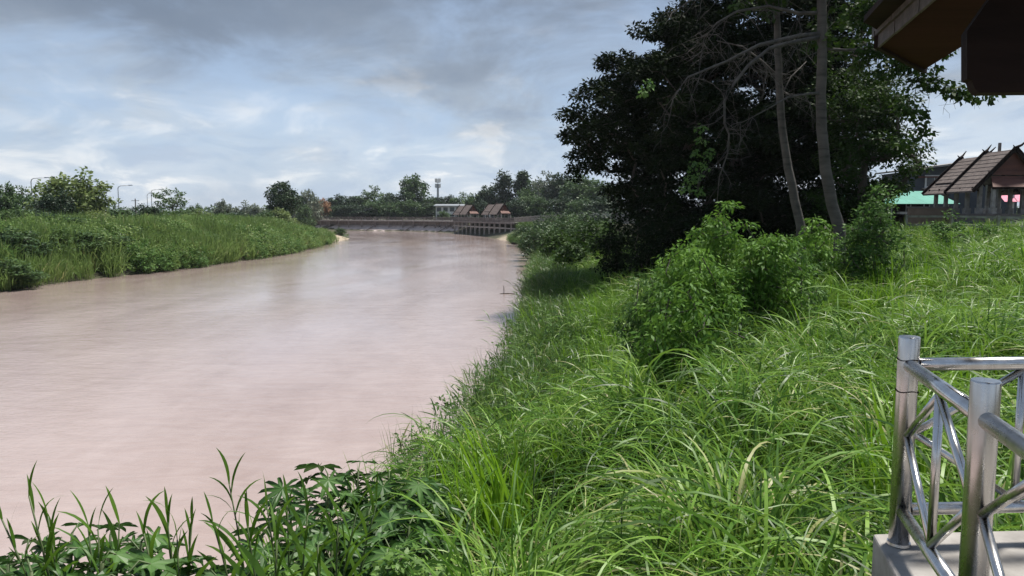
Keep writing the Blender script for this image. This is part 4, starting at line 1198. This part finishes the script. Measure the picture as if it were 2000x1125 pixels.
box_part('back_wall', 'wood_dark', gc, 0.2, w_ - 0.2, 4.0, 4.1, -0.2, zh + 0.1)
# brown boundary wall and concrete fence
a = at_y(1776, 404, 58); b_ = at_y(1858, 404, 58)
bw = empty('brown_wall', (a.x, 58, gz(a.x, 58) - 0.3), 0, 'low brown wall below the green canopy', 'wall')
box_part('wall', 'brown_wall', bw, 0, b_.x - a.x, 0, 0.25, 0, a.z - bw.location.z - 0.1)
box_part('coping', 'concrete_dark', bw, -0.06, b_.x - a.x + 0.06, -0.06, 0.31, a.z - bw.location.z - 0.098, a.z - bw.location.z + 0.02)
def fence(name, pts, ztop, label, n, mat='concrete', rails=(0.0, -0.5), post_h=1.3, pw=0.14):
    e = empty(name, (pts[0][0], pts[0][1], 0), 0, label, 'fence')
    o_ = Vector((pts[0][0], pts[0][1], 0))
    P_ = [Vector((x, y, z)) for (x, y), z in zip(pts, ztop)]
    for a, b_ in zip(P_[:-1], P_[1:]):
        for r_ in rails:
            mb = MB(); mb.bar(a - o_ + Vector((0, 0, r_ - 0.05)), b_ - o_ + Vector((0, 0, r_ - 0.05)), 0.09, 0.12); mb.build('rail', M[mat], e)
        k = max(1, int((b_ - a).length / n))
        for i in range(k):
            p = a + (b_ - a) * i / k - o_
            mb = MB(); mb.box(p.x - pw / 2, p.x + pw / 2, p.y - pw / 2, p.y + pw / 2, min(p.z - post_h, gz(p.x + o_.x, p.y + o_.y) - 0.3), p.z + 0.06); mb.build('post', M[mat], e)
    return e
fz = lambda px, py, Y: at_y(px, py, Y)
f_ = [fz(1770, 421, 44), fz(1860, 421, 43), fz(1950, 423, 42), fz(2060, 424, 41)]
fence('concrete_fence', [(p.x, p.y) for p in f_], [p.z for p in f_], 'pale concrete rail fence along the top of the grass at right', 2.2)
f_ = [fz(1560, 424, 47), fz(1680, 420, 46)]
e = fence('picket_fence', [(p.x, p.y) for p in f_], [p.z for p in f_], 'dark picket fence behind the foot of the two tall trunks', 1.6, 'wood_dark', (0.0, -0.45, -0.8), 1.2, 0.1)
for i in range(16):
    p = f_[0] + (f_[1] - f_[0]) * (i + 0.5) / 16 - Vector((f_[0].x, f_[0].y, 0))
    mb = MB(); mb.box(p.x - 0.03, p.x + 0.03, p.y - 0.09, p.y - 0.06, p.z - 1.0, p.z + 0.02); mb.build('picket', M['wood_dark'], e)
# pink stall awnings behind the pavilion
for i, (px, lab) in enumerate(((1968, 'pink stall awning seen between the pavilion columns'), (1994, 'second pink awning at the right photo edge'))):
    Yq = 72; a = at_y(px, 392, Yq)
    e = empty('market_awning', (a.x, Yq, gz(a.x, Yq)), 0, lab, 'awning', 'pink awnings')
    z0 = a.z - e.location.z
    mb = MB(); mb.slab([(-0.6, -0.5, z0 - 0.1), (0.6, -0.5, z0 - 0.1), (0.6, 0.6, z0 + 0.75), (-0.6, 0.6, z0 + 0.75)], 0.03); mb.build('canopy', M['pink'], e)
    for x in (-0.55, 0.55):
        mb = MB(); mb.tube([(x, 0.5, -0.1), (x, 0.5, z0 + 0.65)], 0.03, 6); mb.build('post', M['grey_metal'], e)
    box_part('side_panel', 'white', e, -0.95, -0.62, 0.0, 0.05, 0.0, z0 + 0.6)
# utility pole behind the pavilion
def pole(px, top, Y, label, arm=True, r=0.13, group=None):
    a = at_y(px, top, Y)
    e = empty('utility_pole', (a.x, Y, gz(a.x, Y) - 0.2), 0, label, 'pole', group)
    H = a.z - e.location.z
    mb = MB(); mb.tube([(0, 0, 0), (0, 0, H)], [r, r * 0.75], 8); mb.build('pole', M['concrete_dark'], e)
    if arm:
        mb = MB(); mb.bar((-0.9, 0, H - 0.5), (0.9, 0, H - 0.5), 0.1, 0.1); mb.build('crossarm', M['wood_dark'], e)
        for x in (-0.8, 0, 0.8):
            mb = MB(); mb.tube([(x, 0, H - 0.45), (x, 0, H - 0.25)], [0.05, 0.035], 6); mb.build('insulator', M['white'], e)
    return e
pole(1953, 279, 82, 'dark utility pole rising behind the tiled pavilion roof', arm=False, r=0.22)

# ------------------------------------------------------------------ far promenade: stone slope, wall, deck and railing
RV = [Vector((-20, 249, 0)), Vector((-30, 268, 0)), Vector((-43, 281, 0)), Vector((-66, 292, 0)), Vector((-112, 325, 0)), Vector((-150, 352, 0))]
pm = empty('promenade', (RV[0].x, RV[0].y, 0), 0, 'long riverside promenade with pinkish stone slope and railing across the water', 'promenade')
o_ = RV[0].copy()
def inland(i):
    d = (RV[min(i + 1, len(RV) - 1)] - RV[max(i - 1, 0)]).normalized()
    return Vector((d.y, -d.x, 0)) if d.y * 1 + 0 > -9 else d
offs = [inland(i) for i in range(len(RV))]
def off(i, d, z): return RV[i] + offs[i] * d + Vector((0, 0, z)) - o_
def along(i, t, d, z):
    return off(i, d, z) * (1 - t) + off(i + 1, d, z) * t
for i in range(len(RV) - 1):
    L = (RV[i + 1] - RV[i]).length
    k = max(1, int(L / 5.2))
    for j in range(k):
        t0, t1 = j / k, (j + 1) / k - 0.10 / L
        dz = rnd.uniform(-0.03, 0.03)
        mb = MB()
        up_, lo_ = [along(i, t0, 4.3, 2.05 + dz), along(i, t1, 4.3, 2.05 + dz)], [along(i, t1, -0.9, -0.45 + dz), along(i, t0, -0.9, -0.45 + dz)]
        p = up_ + lo_
        mb.hexa([v - Vector((0, 0, 0.3)) for v in p], p)
        mb.build('slope_panel', M['brick_slope'], pm)
        if j % 4 == 2:                               # sloping stair string
            mb = MB(); mb.bar(along(i, t0, 4.4, 2.6), along(i, t0 + 0.35 / k, -0.7, -0.05), 0.35, 0.25); mb.build('stair_string', M['concrete_dark'], pm)
        mb = MB(); mb.box(-0.18, 0.18, -0.18, 0.18, 0.2, 3.62)
        c_ = along(i, t0, 2.7, 0); mb.build('column', M['concrete_dark'], pm, loc=c_)
    mb = MB(); mb.hexa([along(i, 0, 4.35, 1.9), along(i, 1, 4.35, 1.9), along(i, 1, 4.9, 1.9), along(i, 0, 4.9, 1.9)], [along(i, 0, 4.35, 3.7), along(i, 1, 4.35, 3.7), along(i, 1, 4.9, 3.7), along(i, 0, 4.9, 3.7)]); mb.build('wall', M['concrete_dark'], pm)
    mb = MB(); mb.hexa([along(i, 0, 2.4, 3.6), along(i, 1, 2.4, 3.6), along(i, 1, 9, 3.7), along(i, 0, 9, 3.7)], [along(i, 0, 2.4, DZ), along(i, 1, 2.4, DZ), along(i, 1, 9, DZ), along(i, 0, 9, DZ)]); mb.build('deck', M['concrete'], pm)
def railing(parent, pts, h, step, mat='concrete', bal=None):
    """rail line: top and bottom rail, posts, close balusters"""
    me_post = None
    for a, b_ in zip(pts[:-1], pts[1:]):
        mb = MB(); mb.bar(a + Vector((0, 0, h)), b_ + Vector((0, 0, h)), 0.14, 0.14); r_ = mb.build('handrail', M[mat], parent)
        mb = MB(); mb.bar(a + Vector((0, 0, h * 0.5)), b_ + Vector((0, 0, h * 0.5)), 0.08, 0.1); mb.build('midrail', M[mat], parent)
        L = (b_ - a).length; k = max(1, int(L / step))
        if me_post is None:
            mb = MB(); mb.box(-0.13, 0.13, -0.13, 0.13, 0, h + 0.12); mb.box(-0.18, 0.18, -0.18, 0.18, h + 0.12, h + 0.2); me_post = mb.mesh('post', M[mat])
        for i in range(k): link('post', me_post, parent, a + (b_ - a) * i / k)
        if bal:
            mb = MB(); n_ = int(L / bal)
            for i in range(n_):
                p = a + (b_ - a) * (i + 0.5) / n_
                mb.box(p.x - 0.06, p.x + 0.06, p.y - 0.06, p.y + 0.06, p.z, p.z + h - 0.05)
            props(mb.build('balusters', M[mat], r_), kind='stuff')
railing(pm, [off(i, 2.6, DZ) for i in range(len(RV))], 1.15, 6.0, 'concrete_dark', 0.55)

# piled walkway in front of the small pavilions
pa, pb = Vector((-19.6, 246.5, 0)), Vector((0.6, 188, 0))
pw = empty('piled_walkway', tuple(pa), 0, 'walkway on rows of concrete piles below the two small brown pavilions', 'walkway')
d = (pb - pa); nrm_ = Vector((-d.y, d.x, 0)).normalized()
if nrm_.x < 0: nrm_ = -nrm_
mb = MB(); q = [Vector((0, 0, 0)), d, d + nrm_ * 8, nrm_ * 8]
mb.hexa([v + Vector((0, 0, DZ - 0.4)) for v in q], [v + Vector((0, 0, DZ)) for v in q]); mb.build('deck', M['concrete_dark'], pw)
npil = 13
mbp = MB(); mbp.box(-0.22, 0.22, -0.22, 0.22, -1.5, DZ - 0.4); pile = mbp.mesh('pile', M['concrete'])
for i in range(npil):
    for w_ in (0.3, 3.5):
        link('pile', pile, pw, d * (i + 0.3) / npil + nrm_ * w_)
for w_ in (0.3, 3.5):
    mb = MB(); mb.bar(nrm_ * w_ + Vector((0, 0, 2.5)), d + nrm_ * w_ + Vector((0, 0, 2.5)), 0.25, 0.3); mb.build('cross_beam', M['concrete'], pw)
mb = MB(); q = [nrm_ * 6.6, d + nrm_ * 6.6, d + nrm_ * 7, nrm_ * 7]; mb.hexa([v + Vector((0, 0, -0.5)) for v in q], [v + Vector((0, 0, DZ - 0.4)) for v in q]); mb.build('back_wall', M['concrete_dark'], pw)
railing(pw, [Vector((0, 0, DZ)) + nrm_ * 0.25, d * 0.5 + nrm_ * 0.25 + Vector((0, 0, DZ)), d + nrm_ * 0.25 + Vector((0, 0, DZ))], 1.15, 4.0, 'concrete_dark', 0.5)
# railing of the promenade where it runs on along the right bank
rr = [Vector(p) for p in ((0.6, 188, 4.2), (5.2, 168, 4.6), (9.3, 135, 4.9), (11.2, 105, 5.0), (12.4, 82, 5.0), (14.5, 66, 5.0))]
br = empty('bank_railing', (rr[0].x, rr[0].y, 0), 0, 'white baluster railing along the top of the right bank, above the bushes', 'railing')
o_ = Vector((rr[0].x, rr[0].y, 0))
railing(br, [p - o_ for p in rr], 1.1, 3.5, 'concrete', 0.3)

# ------------------------------------------------------------------ buildings behind the promenade
def building(name, pxl, pxr, ytop, Y, depth, label, wall='white', storeys=2, bays=4, roof='grey_metal', overhang=0.8, group=None):
    a, b_ = at_y(pxl, ytop, Y), at_y(pxr, ytop, Y)
    e = empty(name, (a.x, Y, 3.8), 0, label, 'building', group)
    w_, h = b_.x - a.x, a.z - 3.8
    box_part('wall', wall, e, 0, w_, 0, depth, -0.3, h - 0.35)
    mb = MB(); mb.hexa([(-overhang, -overhang, h - 0.4), (w_ + overhang, -overhang, h - 0.4), (w_ + overhang, depth + overhang, h + 0.3), (-overhang, depth + overhang, h + 0.3)],
                       [(-overhang, -overhang, h - 0.1), (w_ + overhang, -overhang, h - 0.1), (w_ + overhang, depth + overhang, h + 0.6), (-overhang, depth + overhang, h + 0.6)]); mb.build('roof', M[roof], e)
    sh = (h - 0.4) / storeys
    for s in range(storeys):
        for k in range(bays):
            x0, x1 = w_ * (k + 0.15) / bays, w_ * (k + 0.85) / bays
            if rnd.random() < 0.15: continue
            wdo = box_part('window', 'concrete', e, x0, x1, -0.06, -0.005, s * sh + sh * 0.25, s * sh + sh * 0.88)
            box_part('pane', 'dark_glass', wdo, x0 + 0.12, x1 - 0.12, -0.09, -0.062, s * sh + sh * 0.25 + 0.12, s * sh + sh * 0.88 - 0.12)
    return e
b1 = building('white_house', 851, 902, 401, 300, 8, 'white two-storey house with pale flat roof behind the promenade', bays=4)
box_part('awning', 'white', b1, 2.0, 8.5, -2.2, -0.1, 1.6, 1.75)
building('white_house', 903, 917, 404, 297, 7, 'narrow white house wall right of the two-storey white house', storeys=2, bays=1, overhang=0.3)
building('white_shed', 947, 966, 409, 270, 5, 'low white shed between the two small brown pavilions', storeys=1, bays=2, overhang=0.3)
building('white_kiosk', 694, 712, 411, 318, 4, 'small white kiosk among the trees behind the promenade', storeys=1, bays=1, overhang=0.6)
building('white_kiosk', 711, 724, 407, 324, 4, 'taller white kiosk right of the small one among the trees', storeys=1, bays=1, overhang=0.3)
building('white_house', 566, 584, 414, 300, 5, 'small white building left of the footbridge', storeys=1, bays=2, overhang=0.3)
building('far_shed', 462, 480, 411, 330, 6, 'pale shed on the flat land beyond the left bank', wall='concrete', storeys=1, bays=2, overhang=0.4)
# radio mast
a = at_y(855, 349, 430)
ms_ = empty('radio_mast', (a.x, 430, 3.8), 0, 'pale radio mast with antenna panels rising above the far trees', 'mast')
H = a.z - 3.8
mb = MB(); mb.tube([(0, 0, 0), (0, 0, H - 3)], [0.9, 0.55], 10); mb.build('pole', M['grey_metal'], ms_)
mb = MB(); mb.tube([(0, 0, H - 3), (0, 0, H)], 0.2, 8); mb.build('tip', M['grey_metal'], ms_)
for zz in (H - 5.2, H - 2.2):
    mb = MB(); mb.tube([(0, 0, zz), (0, 0, zz + 0.2)], 1.5, 12); mb.build('ring_platform', M['grey_metal'], ms_)
    for k in range(6):
        an = k * math.pi / 3
        mb = MB(); mb.box(math.cos(an) * 1.4 - 0.25, math.cos(an) * 1.4 + 0.25, math.sin(an) * 1.4 - 0.15, math.sin(an) * 1.4 + 0.15, zz + 0.25, zz + 2.3); mb.build('antenna_panel', M['white'], ms_)

# footbridge
Yb = 318
p0, p1 = at_y(586, 426, Yb), at_y(664, 413, Yb + 6)
fb = empty('footbridge', tuple(p0), 0, 'low arched concrete footbridge at the far bend of the river', 'bridge')
N_ = 10
cur = []
for i in range(N_ + 1):
    t = i / N_
    p = p0.lerp(p1, t) - p0
    p.z = (p1.z - p0.z) * math.sin(t * math.pi / 2)
    cur.append(p)
mb = MB()
for a, b_ in zip(cur[:-1], cur[1:]): mb.bar(a, b_, 2.6, 0.9)
mb.build('deck', M['concrete'], fb)
mb = MB()
for a, b_ in zip(cur[:-1], cur[1:]): mb.bar(a + Vector((0, -1.3, 1.35)), b_ + Vector((0, -1.3, 1.35)), 0.14, 0.16)
for a in cur: mb.box(a.x - 0.1, a.x + 0.1, a.y - 1.4, a.y - 1.2, a.z, a.z + 1.4)
mb.build('railing', M['concrete'], fb)
for i in (2, 5, 8):
    mb = MB(); mb.box(cur[i].x - 0.5, cur[i].x + 0.5, cur[i].y - 1, cur[i].y + 1, -p0.z - 1, cur[i].z - 0.4); mb.build('pier', M['concrete_dark'], fb)

# ------------------------------------------------------------------ street lamps and poles behind the left bank
def lamp(px, top, Y, reach, label):
    a = at_y(px, top, Y)
    e = empty('street_lamp', (a.x, Y, gz(a.x, Y) - 0.1), 0, label, 'street lamp', 'street lamps on the left')
    H = a.z - e.location.z
    mb = MB(); mb.tube([(0, 0, 0), (0, 0, H * 0.93)], [0.13, 0.08], 8); mb.build('pole', M['grey_metal'], e)
    mb = MB(); mb.tube([(0, 0, H * 0.92), (0.12, 0, H * 0.96), (0.5, 0, H - 0.14), (reach, 0, H)], [0.075, 0.07, 0.06, 0.05], 8); mb.build('arm', M['grey_metal'], e, True)
    mb = MB(); mb.hexa([(reach - 0.1, -0.16, H - 0.1), (reach + 0.8, -0.12, H - 0.04), (reach + 0.8, 0.12, H - 0.04), (reach - 0.1, 0.16, H - 0.1)],
                       [(reach - 0.1, -0.12, H + 0.1), (reach + 0.8, -0.09, H + 0.08), (reach + 0.8, 0.09, H + 0.08), (reach - 0.1, 0.12, H + 0.1)]); mb.build('lamp_head', M['grey_metal'], e)
lamp(60, 347, 142, 2.7, 'leftmost grey street lamp, left of the pale tree')
lamp(230, 362, 172, 2.6, 'tall street lamp standing alone right of the pale tree')
lamp(295, 370, 205, 2.2, 'street lamp just left of the airy tree')
lamp(287, 377, 230, 0.8, 'thin far street lamp beside the one near the airy tree')
lamp(164, 355, 155, 2.2, 'street lamp whose head shows behind the pale tree')
pole(198, 380, 185, 'bare concrete pole right of the pale tree, before the lone lamp', r=0.16)
pole(264, 388, 180, 'short concrete pole between the lone lamp and the airy tree', r=0.16)

# ------------------------------------------------------------------ on the water
a = at_z(1011, 481, 0)
bt = empty('small_boat', (0.3, a.y, 0.0), 0.5, 'small white boat with dark cover moored under the right bank', 'boat')
st = [(-1.5, 0.10, 0.42), (-1.2, 0.42, 0.36), (-0.3, 0.58, 0.30), (0.8, 0.54, 0.30), (1.4, 0.44, 0.33)]
V_, F_ = [], []
for (x, w_, h) in st: V_ += [(x, -w_, h), (x, -w_ * 0.6, -0.08), (x, w_ * 0.6, -0.08), (x, w_, h), (x, w_ - 0.06, h), (x, 0, 0.08), (x, -w_ + 0.06, h)]
for i in range(len(st) - 1):
    for k in range(7): F_.append((i * 7 + k, i * 7 + (k + 1) % 7, (i + 1) * 7 + (k + 1) % 7, (i + 1) * 7 + k))
F_ += [tuple(range(6, -1, -1)), tuple(range(28, 35))]
MB().add(V_, F_).build('hull', M['white'], bt)
MB().box(-0.2, 1.1, -0.5, 0.5, 0.34, 0.75).build('cover', M['wood_dark'], bt)
MB().box(-0.9, -0.7, -0.48, 0.48, 0.24, 0.28).build('thwart', M['wood_grey'], bt)
a = at_z(984, 574, 0)
sk = empty('marker_stake', (a.x, a.y, 0), 0, 'thin upright stake with floating pole in the water off the right bank', 'stake')
MB().tube([(0, 0, -0.8), (0.01, 0, 0.3), (-0.01, 0, 0.62)], [0.035, 0.03, 0.025], 7).build('stake', M['twig'], sk)
MB().tube([(-0.28, 0, 0.02), (0.4, 0.05, 0.04), (0.85, 0.1, 0.03)], [0.03, 0.035, 0.02], 7).build('floating_pole', M['bark'], sk)
a = at_z(1012, 534, 0)
dw = empty('driftwood', (a.x, a.y, 0), 0, 'dark tangle of driftwood sticking out from the right bank', 'driftwood')
g = np.random.default_rng(91)
mb = MB()
for k in range(14):
    p = np.array([g.uniform(-0.3, 1.6), g.uniform(-0.3, 0.5), 0.02]); q = p + np.array([g.uniform(-0.9, 0.9), g.uniform(-0.4, 0.4), g.uniform(0, 0.4)])
    mb.tube([p, (p + q) / 2 + g.normal(0, 0.06, 3), q], [0.035, 0.03, 0.012], 5)
mb.build('branches', M['bark'], dw)
# ------------------------------------------------------------------ foreground castor plants, reeds and vine
g = np.random.default_rng(61)
def castor_leaf(lobes, narrow, seed):
    g = np.random.default_rng(seed)
    V, Fc, T = [(0, 0, 0)], [], []
    spread = 5.1
    k = lobes
    for i in range(k):
        a = -spread / 2 + spread * i / (k - 1)
        L = (1.0 - 0.38 * abs(i - (k - 1) / 2) / ((k - 1) / 2)) * g.uniform(0.94, 1.05)
        da = spread / (k - 1) / 2
        pts = [(a - da, 0.34 * L, 0.0), (a - da * 0.55 * narrow, 0.62 * L, 0.015), (a - da * 0.34 * narrow, 0.82 * L, -0.02), (a, L, -0.12), (a + da * 0.34 * narrow, 0.82 * L, -0.02), (a + da * 0.55 * narrow, 0.62 * L, 0.015)]
        for (an, r, z) in pts: V.append((r * math.cos(an), r * math.sin(an), z + 0.05 * r))
        V.append((0.55 * L * math.cos(a), 0.55 * L * math.sin(a), -0.035))      # sunk midrib
    n = len(V)
    for i in range(k):
        o = 1 + 7 * i
        nxt = 1 + 7 * (i + 1) if i < k - 1 else None
        ring = [o, o + 1, o + 2, o + 3, o + 4, o + 5]
        mid = o + 6
        Fc += [(0, o, mid), (o, o + 1, mid), (o + 1, o + 2, mid), (o + 2, o + 3, mid), (o + 3, o + 4, mid), (o + 4, o + 5, mid)]
        if nxt: Fc += [(0, mid, nxt), (mid, o + 5, nxt)]
        else: Fc.append((0, mid, o + 5))
    me = bpy.data.meshes.new('leaf')
    me.from_pydata([Vector(v) for v in V], [], Fc)
    at = me.attributes.new('tint', 'FLOAT', 'POINT')
    at.data.foreach_set('value', [0.95 if (i == 0 or (i - 1) % 7 == 6) else 0.38 for i in range(n)])
    me.materials.append(M['leaf_castor']); me.update()
    return me
LEAF = [castor_leaf(9, 0.95, 1), castor_leaf(8, 0.85, 2), castor_leaf(7, 0.62, 3), castor_leaf(9, 0.7, 4)]
def broad_plant(name, px, top, Y, n, size, label, kinds, spread, group, H=None):
    b = at_y(px, top, Y); z0 = gz(b.x, Y)
    H = max(0.7, b.z - z0)
    e = empty(name, (b.x, Y, z0), g.uniform(0, 6), label, 'plant', group)
    st = MB()
    ax = [np.array([0, 0, -0.2]), np.array([0.03, 0.02, H * 0.4]), np.array([-0.03, 0.03, H * 0.75]), np.array([0, 0, H * 0.97])]
    st.tube(ax, [0.026, 0.022, 0.016, 0.01], 7)
    for i in range(n):
        t = 1.0 - 0.62 * (i / n) ** 0.9
        s = np.interp(t, [0, 0.4, 0.75, 1.0], [0, 1, 2, 3]); k = min(int(s), 2); p = ax[k] + (ax[k + 1] - ax[k]) * (s - k)
        an = i * 2.4 + g.uniform(-0.4, 0.4)
        R_ = spread * (0.35 + 0.65 * (1 - t) ** 0.5) * g.uniform(0.7, 1.15)
        q = p + np.array([math.cos(an) * R_, math.sin(an) * R_, R_ * g.uniform(0.15, 0.6) * (1 if t > 0.7 else 0.4)])
        q[2] = min(q[2], H * 1.02)
        st.tube([p, (p + q) / 2 + np.array([0, 0, 0.05]), q], [0.008, 0.006, 0.005], 5, caps=False)
        tilt = g.uniform(0.1, 0.75)
        rot = Matrix.Rotation(an, 4, 'Z') @ Matrix.Rotation(tilt, 4, 'Y') @ Matrix.Rotation(g.uniform(-0.35, 0.35), 4, 'X')
        lf = link('leaf', LEAF[kinds[i % len(kinds)]], e)
        sc2 = size * g.uniform(0.75, 1.2)
        lf.matrix_local = Matrix.Translation(Vector(q)) @ rot @ Matrix.Scale(sc2, 4)
    st.build('stem', M['stem'], e, True)
    return e
cast = [(640, 915, 8.6, 'top'), (700, 908, 8.9, 'x'), (760, 922, 8.7, 'x'), (560, 945, 8.2, 'x'), (815, 940, 8.4, 'x'), (610, 1000, 7.4, 'x'), (720, 995, 7.6, 'x'), (800, 1015, 7.4, 'x'), (530, 1040, 7.0, 'x'), (650, 1055, 6.8, 'x'), (760, 1060, 6.8, 'x')]
order = sorted(range(len(cast)), key=lambda k: cast[k][0])
for i, (px, top, Y, _) in enumerate(cast):
    broad_plant('castor_plant', px, top, Y, 20, 0.31, 'castor plant with dark star-shaped leaves at the lower centre, %s from the left' % ORD[order.index(i)], (0, 1, 3), 0.42, 'castor plants at the lower centre')
cas2 = [(50, 1060, 5.4), (140, 1025, 5.6), (215, 1030, 5.6), (275, 1045, 5.4), (15, 1085, 4.9), (110, 1080, 4.8), (200, 1085, 4.8), (320, 1085, 5.0), (60, 1100, 4.4), (250, 1105, 4.4), (400, 1100, 5.0)]
order = sorted(range(len(cas2)), key=lambda k: cas2[k][0])
for i, (px, top, Y) in enumerate(cas2):
    broad_plant('broad_leaved_plant', px, top, Y, 16, 0.25, 'blue-green plant with long finger leaves at lower left, %s from the left' % ORD[order.index(i)], (2, 2, 3), 0.32, 'finger-leaved plants at the lower left')

def reed_leaf(seed, L=0.5, w=0.032, droop=1.1):
    g = np.random.default_rng(seed)
    V, Q, T = blades(1, g, 0.0, (L, L), (w, w), (0.25, 0.35), (droop, droop + 0.2), 1.5, (0, 0), 7, az=np.array([0.0]))
    return np_mesh('leaf', V, Q, M['leaf_reed'], np.full(len(V), g.uniform(0.25, 0.75)), True)
RLEAF = [reed_leaf(1, 0.5, 0.045, 0.7), reed_leaf(2, 0.6, 0.04, 1.3), reed_leaf(3, 0.42, 0.05, 0.4), reed_leaf(4, 0.7, 0.032, 1.8), reed_leaf(5, 0.55, 0.05, 0.9)]
def reed(px, top, Y, n, label, lean=(0, 0), first=0.35, wide=1.0):
    b = at_y(px, top, Y); x0 = b.x - lean[0]; z0 = gz(x0, Y)
    H = (b.z - z0) - 0.08
    e = empty('giant_reed', (x0, Y, z0), 0, label, 'reed', 'giant reeds in the foreground')
    ax = [Vector((lean[0] * t ** 2, lean[1] * t ** 2, H * t - 0.15 * (t == 0))) for t in np.linspace(0, 1, 7)]
    MB().tube(ax, list(np.linspace(0.014, 0.005, 7)), 6).build('stem', M['stem'], e, True)
    pl_ = g.uniform(-0.5, 0.5)
    for i in range(n):
        t = first + (1 - first) * i / (n - 1)
        s = t * 6; k = min(int(s), 5); p = ax[k].lerp(ax[k + 1], s - k)
        an = pl_ + (math.pi if i % 2 else 0) + g.normal(0, 0.35)
        lf = link('leaf', RLEAF[int(g.integers(0, 5))], e)
        sc2 = 0.82 * wide * g.uniform(0.75, 1.1) * (1.0 if t < 0.8 else 0.75)
        up_ = g.uniform(-0.1, 0.3) if t < 0.75 else g.uniform(-0.28, 0.0)
        lf.matrix_local = Matrix.Translation(p) @ Matrix.Rotation(an, 4, 'Z') @ Matrix.Rotation(up_, 4, 'Y') @ Matrix.Scale(sc2, 4)
    return e
rd = [(55, 945, 4.6, 13, (-0.22, 0)), (92, 985, 4.6, 12, (-0.1, 0)), (2, 990, 4.4, 14, (-0.4, 0)), (170, 1000, 4.8, 12, (-0.05, 0)), (190, 1010, 4.6, 11, (0.0, 0)), (232, 1000, 4.9, 12, (0.1, 0)), (325, 985, 5.0, 14, (-0.05, 0)), (374, 1000, 5.0, 13, (0.12, 0)), (280, 1020, 4.8, 11, (-0.15, 0)), (345, 1030, 4.4, 12, (0, 0)),
      (447, 926, 5.4, 16, (-0.15, 0)), (415, 1000, 5.0, 12, (-0.2, 0)), (520, 965, 5.2, 12, (-0.1, 0)), (560, 960, 5.4, 12, (0, 0)), (600, 985, 5.0, 12, (0.1, 0)), (735, 965, 5.4, 13, (0.25, 0)), (480, 990, 4.8, 13, (-0.1, 0)), (660, 990, 5.0, 12, (0.05, 0)), (695, 985, 5.2, 12, (0.2, 0)), (540, 1030, 4.4, 13, (0.05, 0)), (620, 1040, 4.4, 13, (0, 0)), (1045, 880, 7.4, 14, (0.05, 0)), (1085, 900, 7.2, 12, (0.12, 0)), (1290, 985, 5.8, 13, (0.05, 0)), (1215, 960, 6.2, 12, (0, 0))]
order = sorted(range(len(rd)), key=lambda k: rd[k][0])
for i, (px, top, Y, n, ln) in enumerate(rd):
    reed(px, top, Y, n, 'leafy upright reed in the foreground, %s from the left' % ORD[order.index(i)], ln, wide=1.0 if px < 900 else 1.15)
# pale creeper heap at the bottom centre
for i, (px, top, wpx, Y, lab) in enumerate(((790, 1075, 190, 5.6, 'pale yellow-green creeper heap at the bottom edge, left of the grass'), (900, 930, 150, 10.5, 'light green feathery creeper where the castor plants meet the grass'), (560, 1095, 170, 5.2, 'small pale creeper at the bottom edge below the castor plants'))):
    shrub('creeper', px, top, 1120, wpx, Y, 'leaf_vine', 46, 60, 0.075, lab, 'creeper', droop=0.35, aspect=0.55, cr_=(0.10, 0.2), r0=0.02, zlow=0.1)

# ------------------------------------------------------------------ humid air over the whole place
hz = bpy.data.materials.new('humid_air')
hz.use_nodes = True
hz.node_tree.nodes.clear()
ho_ = hz.node_tree.nodes.new('ShaderNodeOutputMaterial')
hv = hz.node_tree.nodes.new('ShaderNodeVolumePrincipled')
hv.inputs['Color'].default_value = (0.80, 0.86, 0.93, 1)
hv.inputs['Density'].default_value = 0.00011
hz.node_tree.links.new(hv.outputs[0], ho_.inputs['Volume'])
hb = MB().box(-4600, 4600, -1000, 7100, -3.5, 75).build('haze', hz)
props(hb, kind='stuff')
hb.visible_shadow = True
sc.cycles.volume_bounces = 0
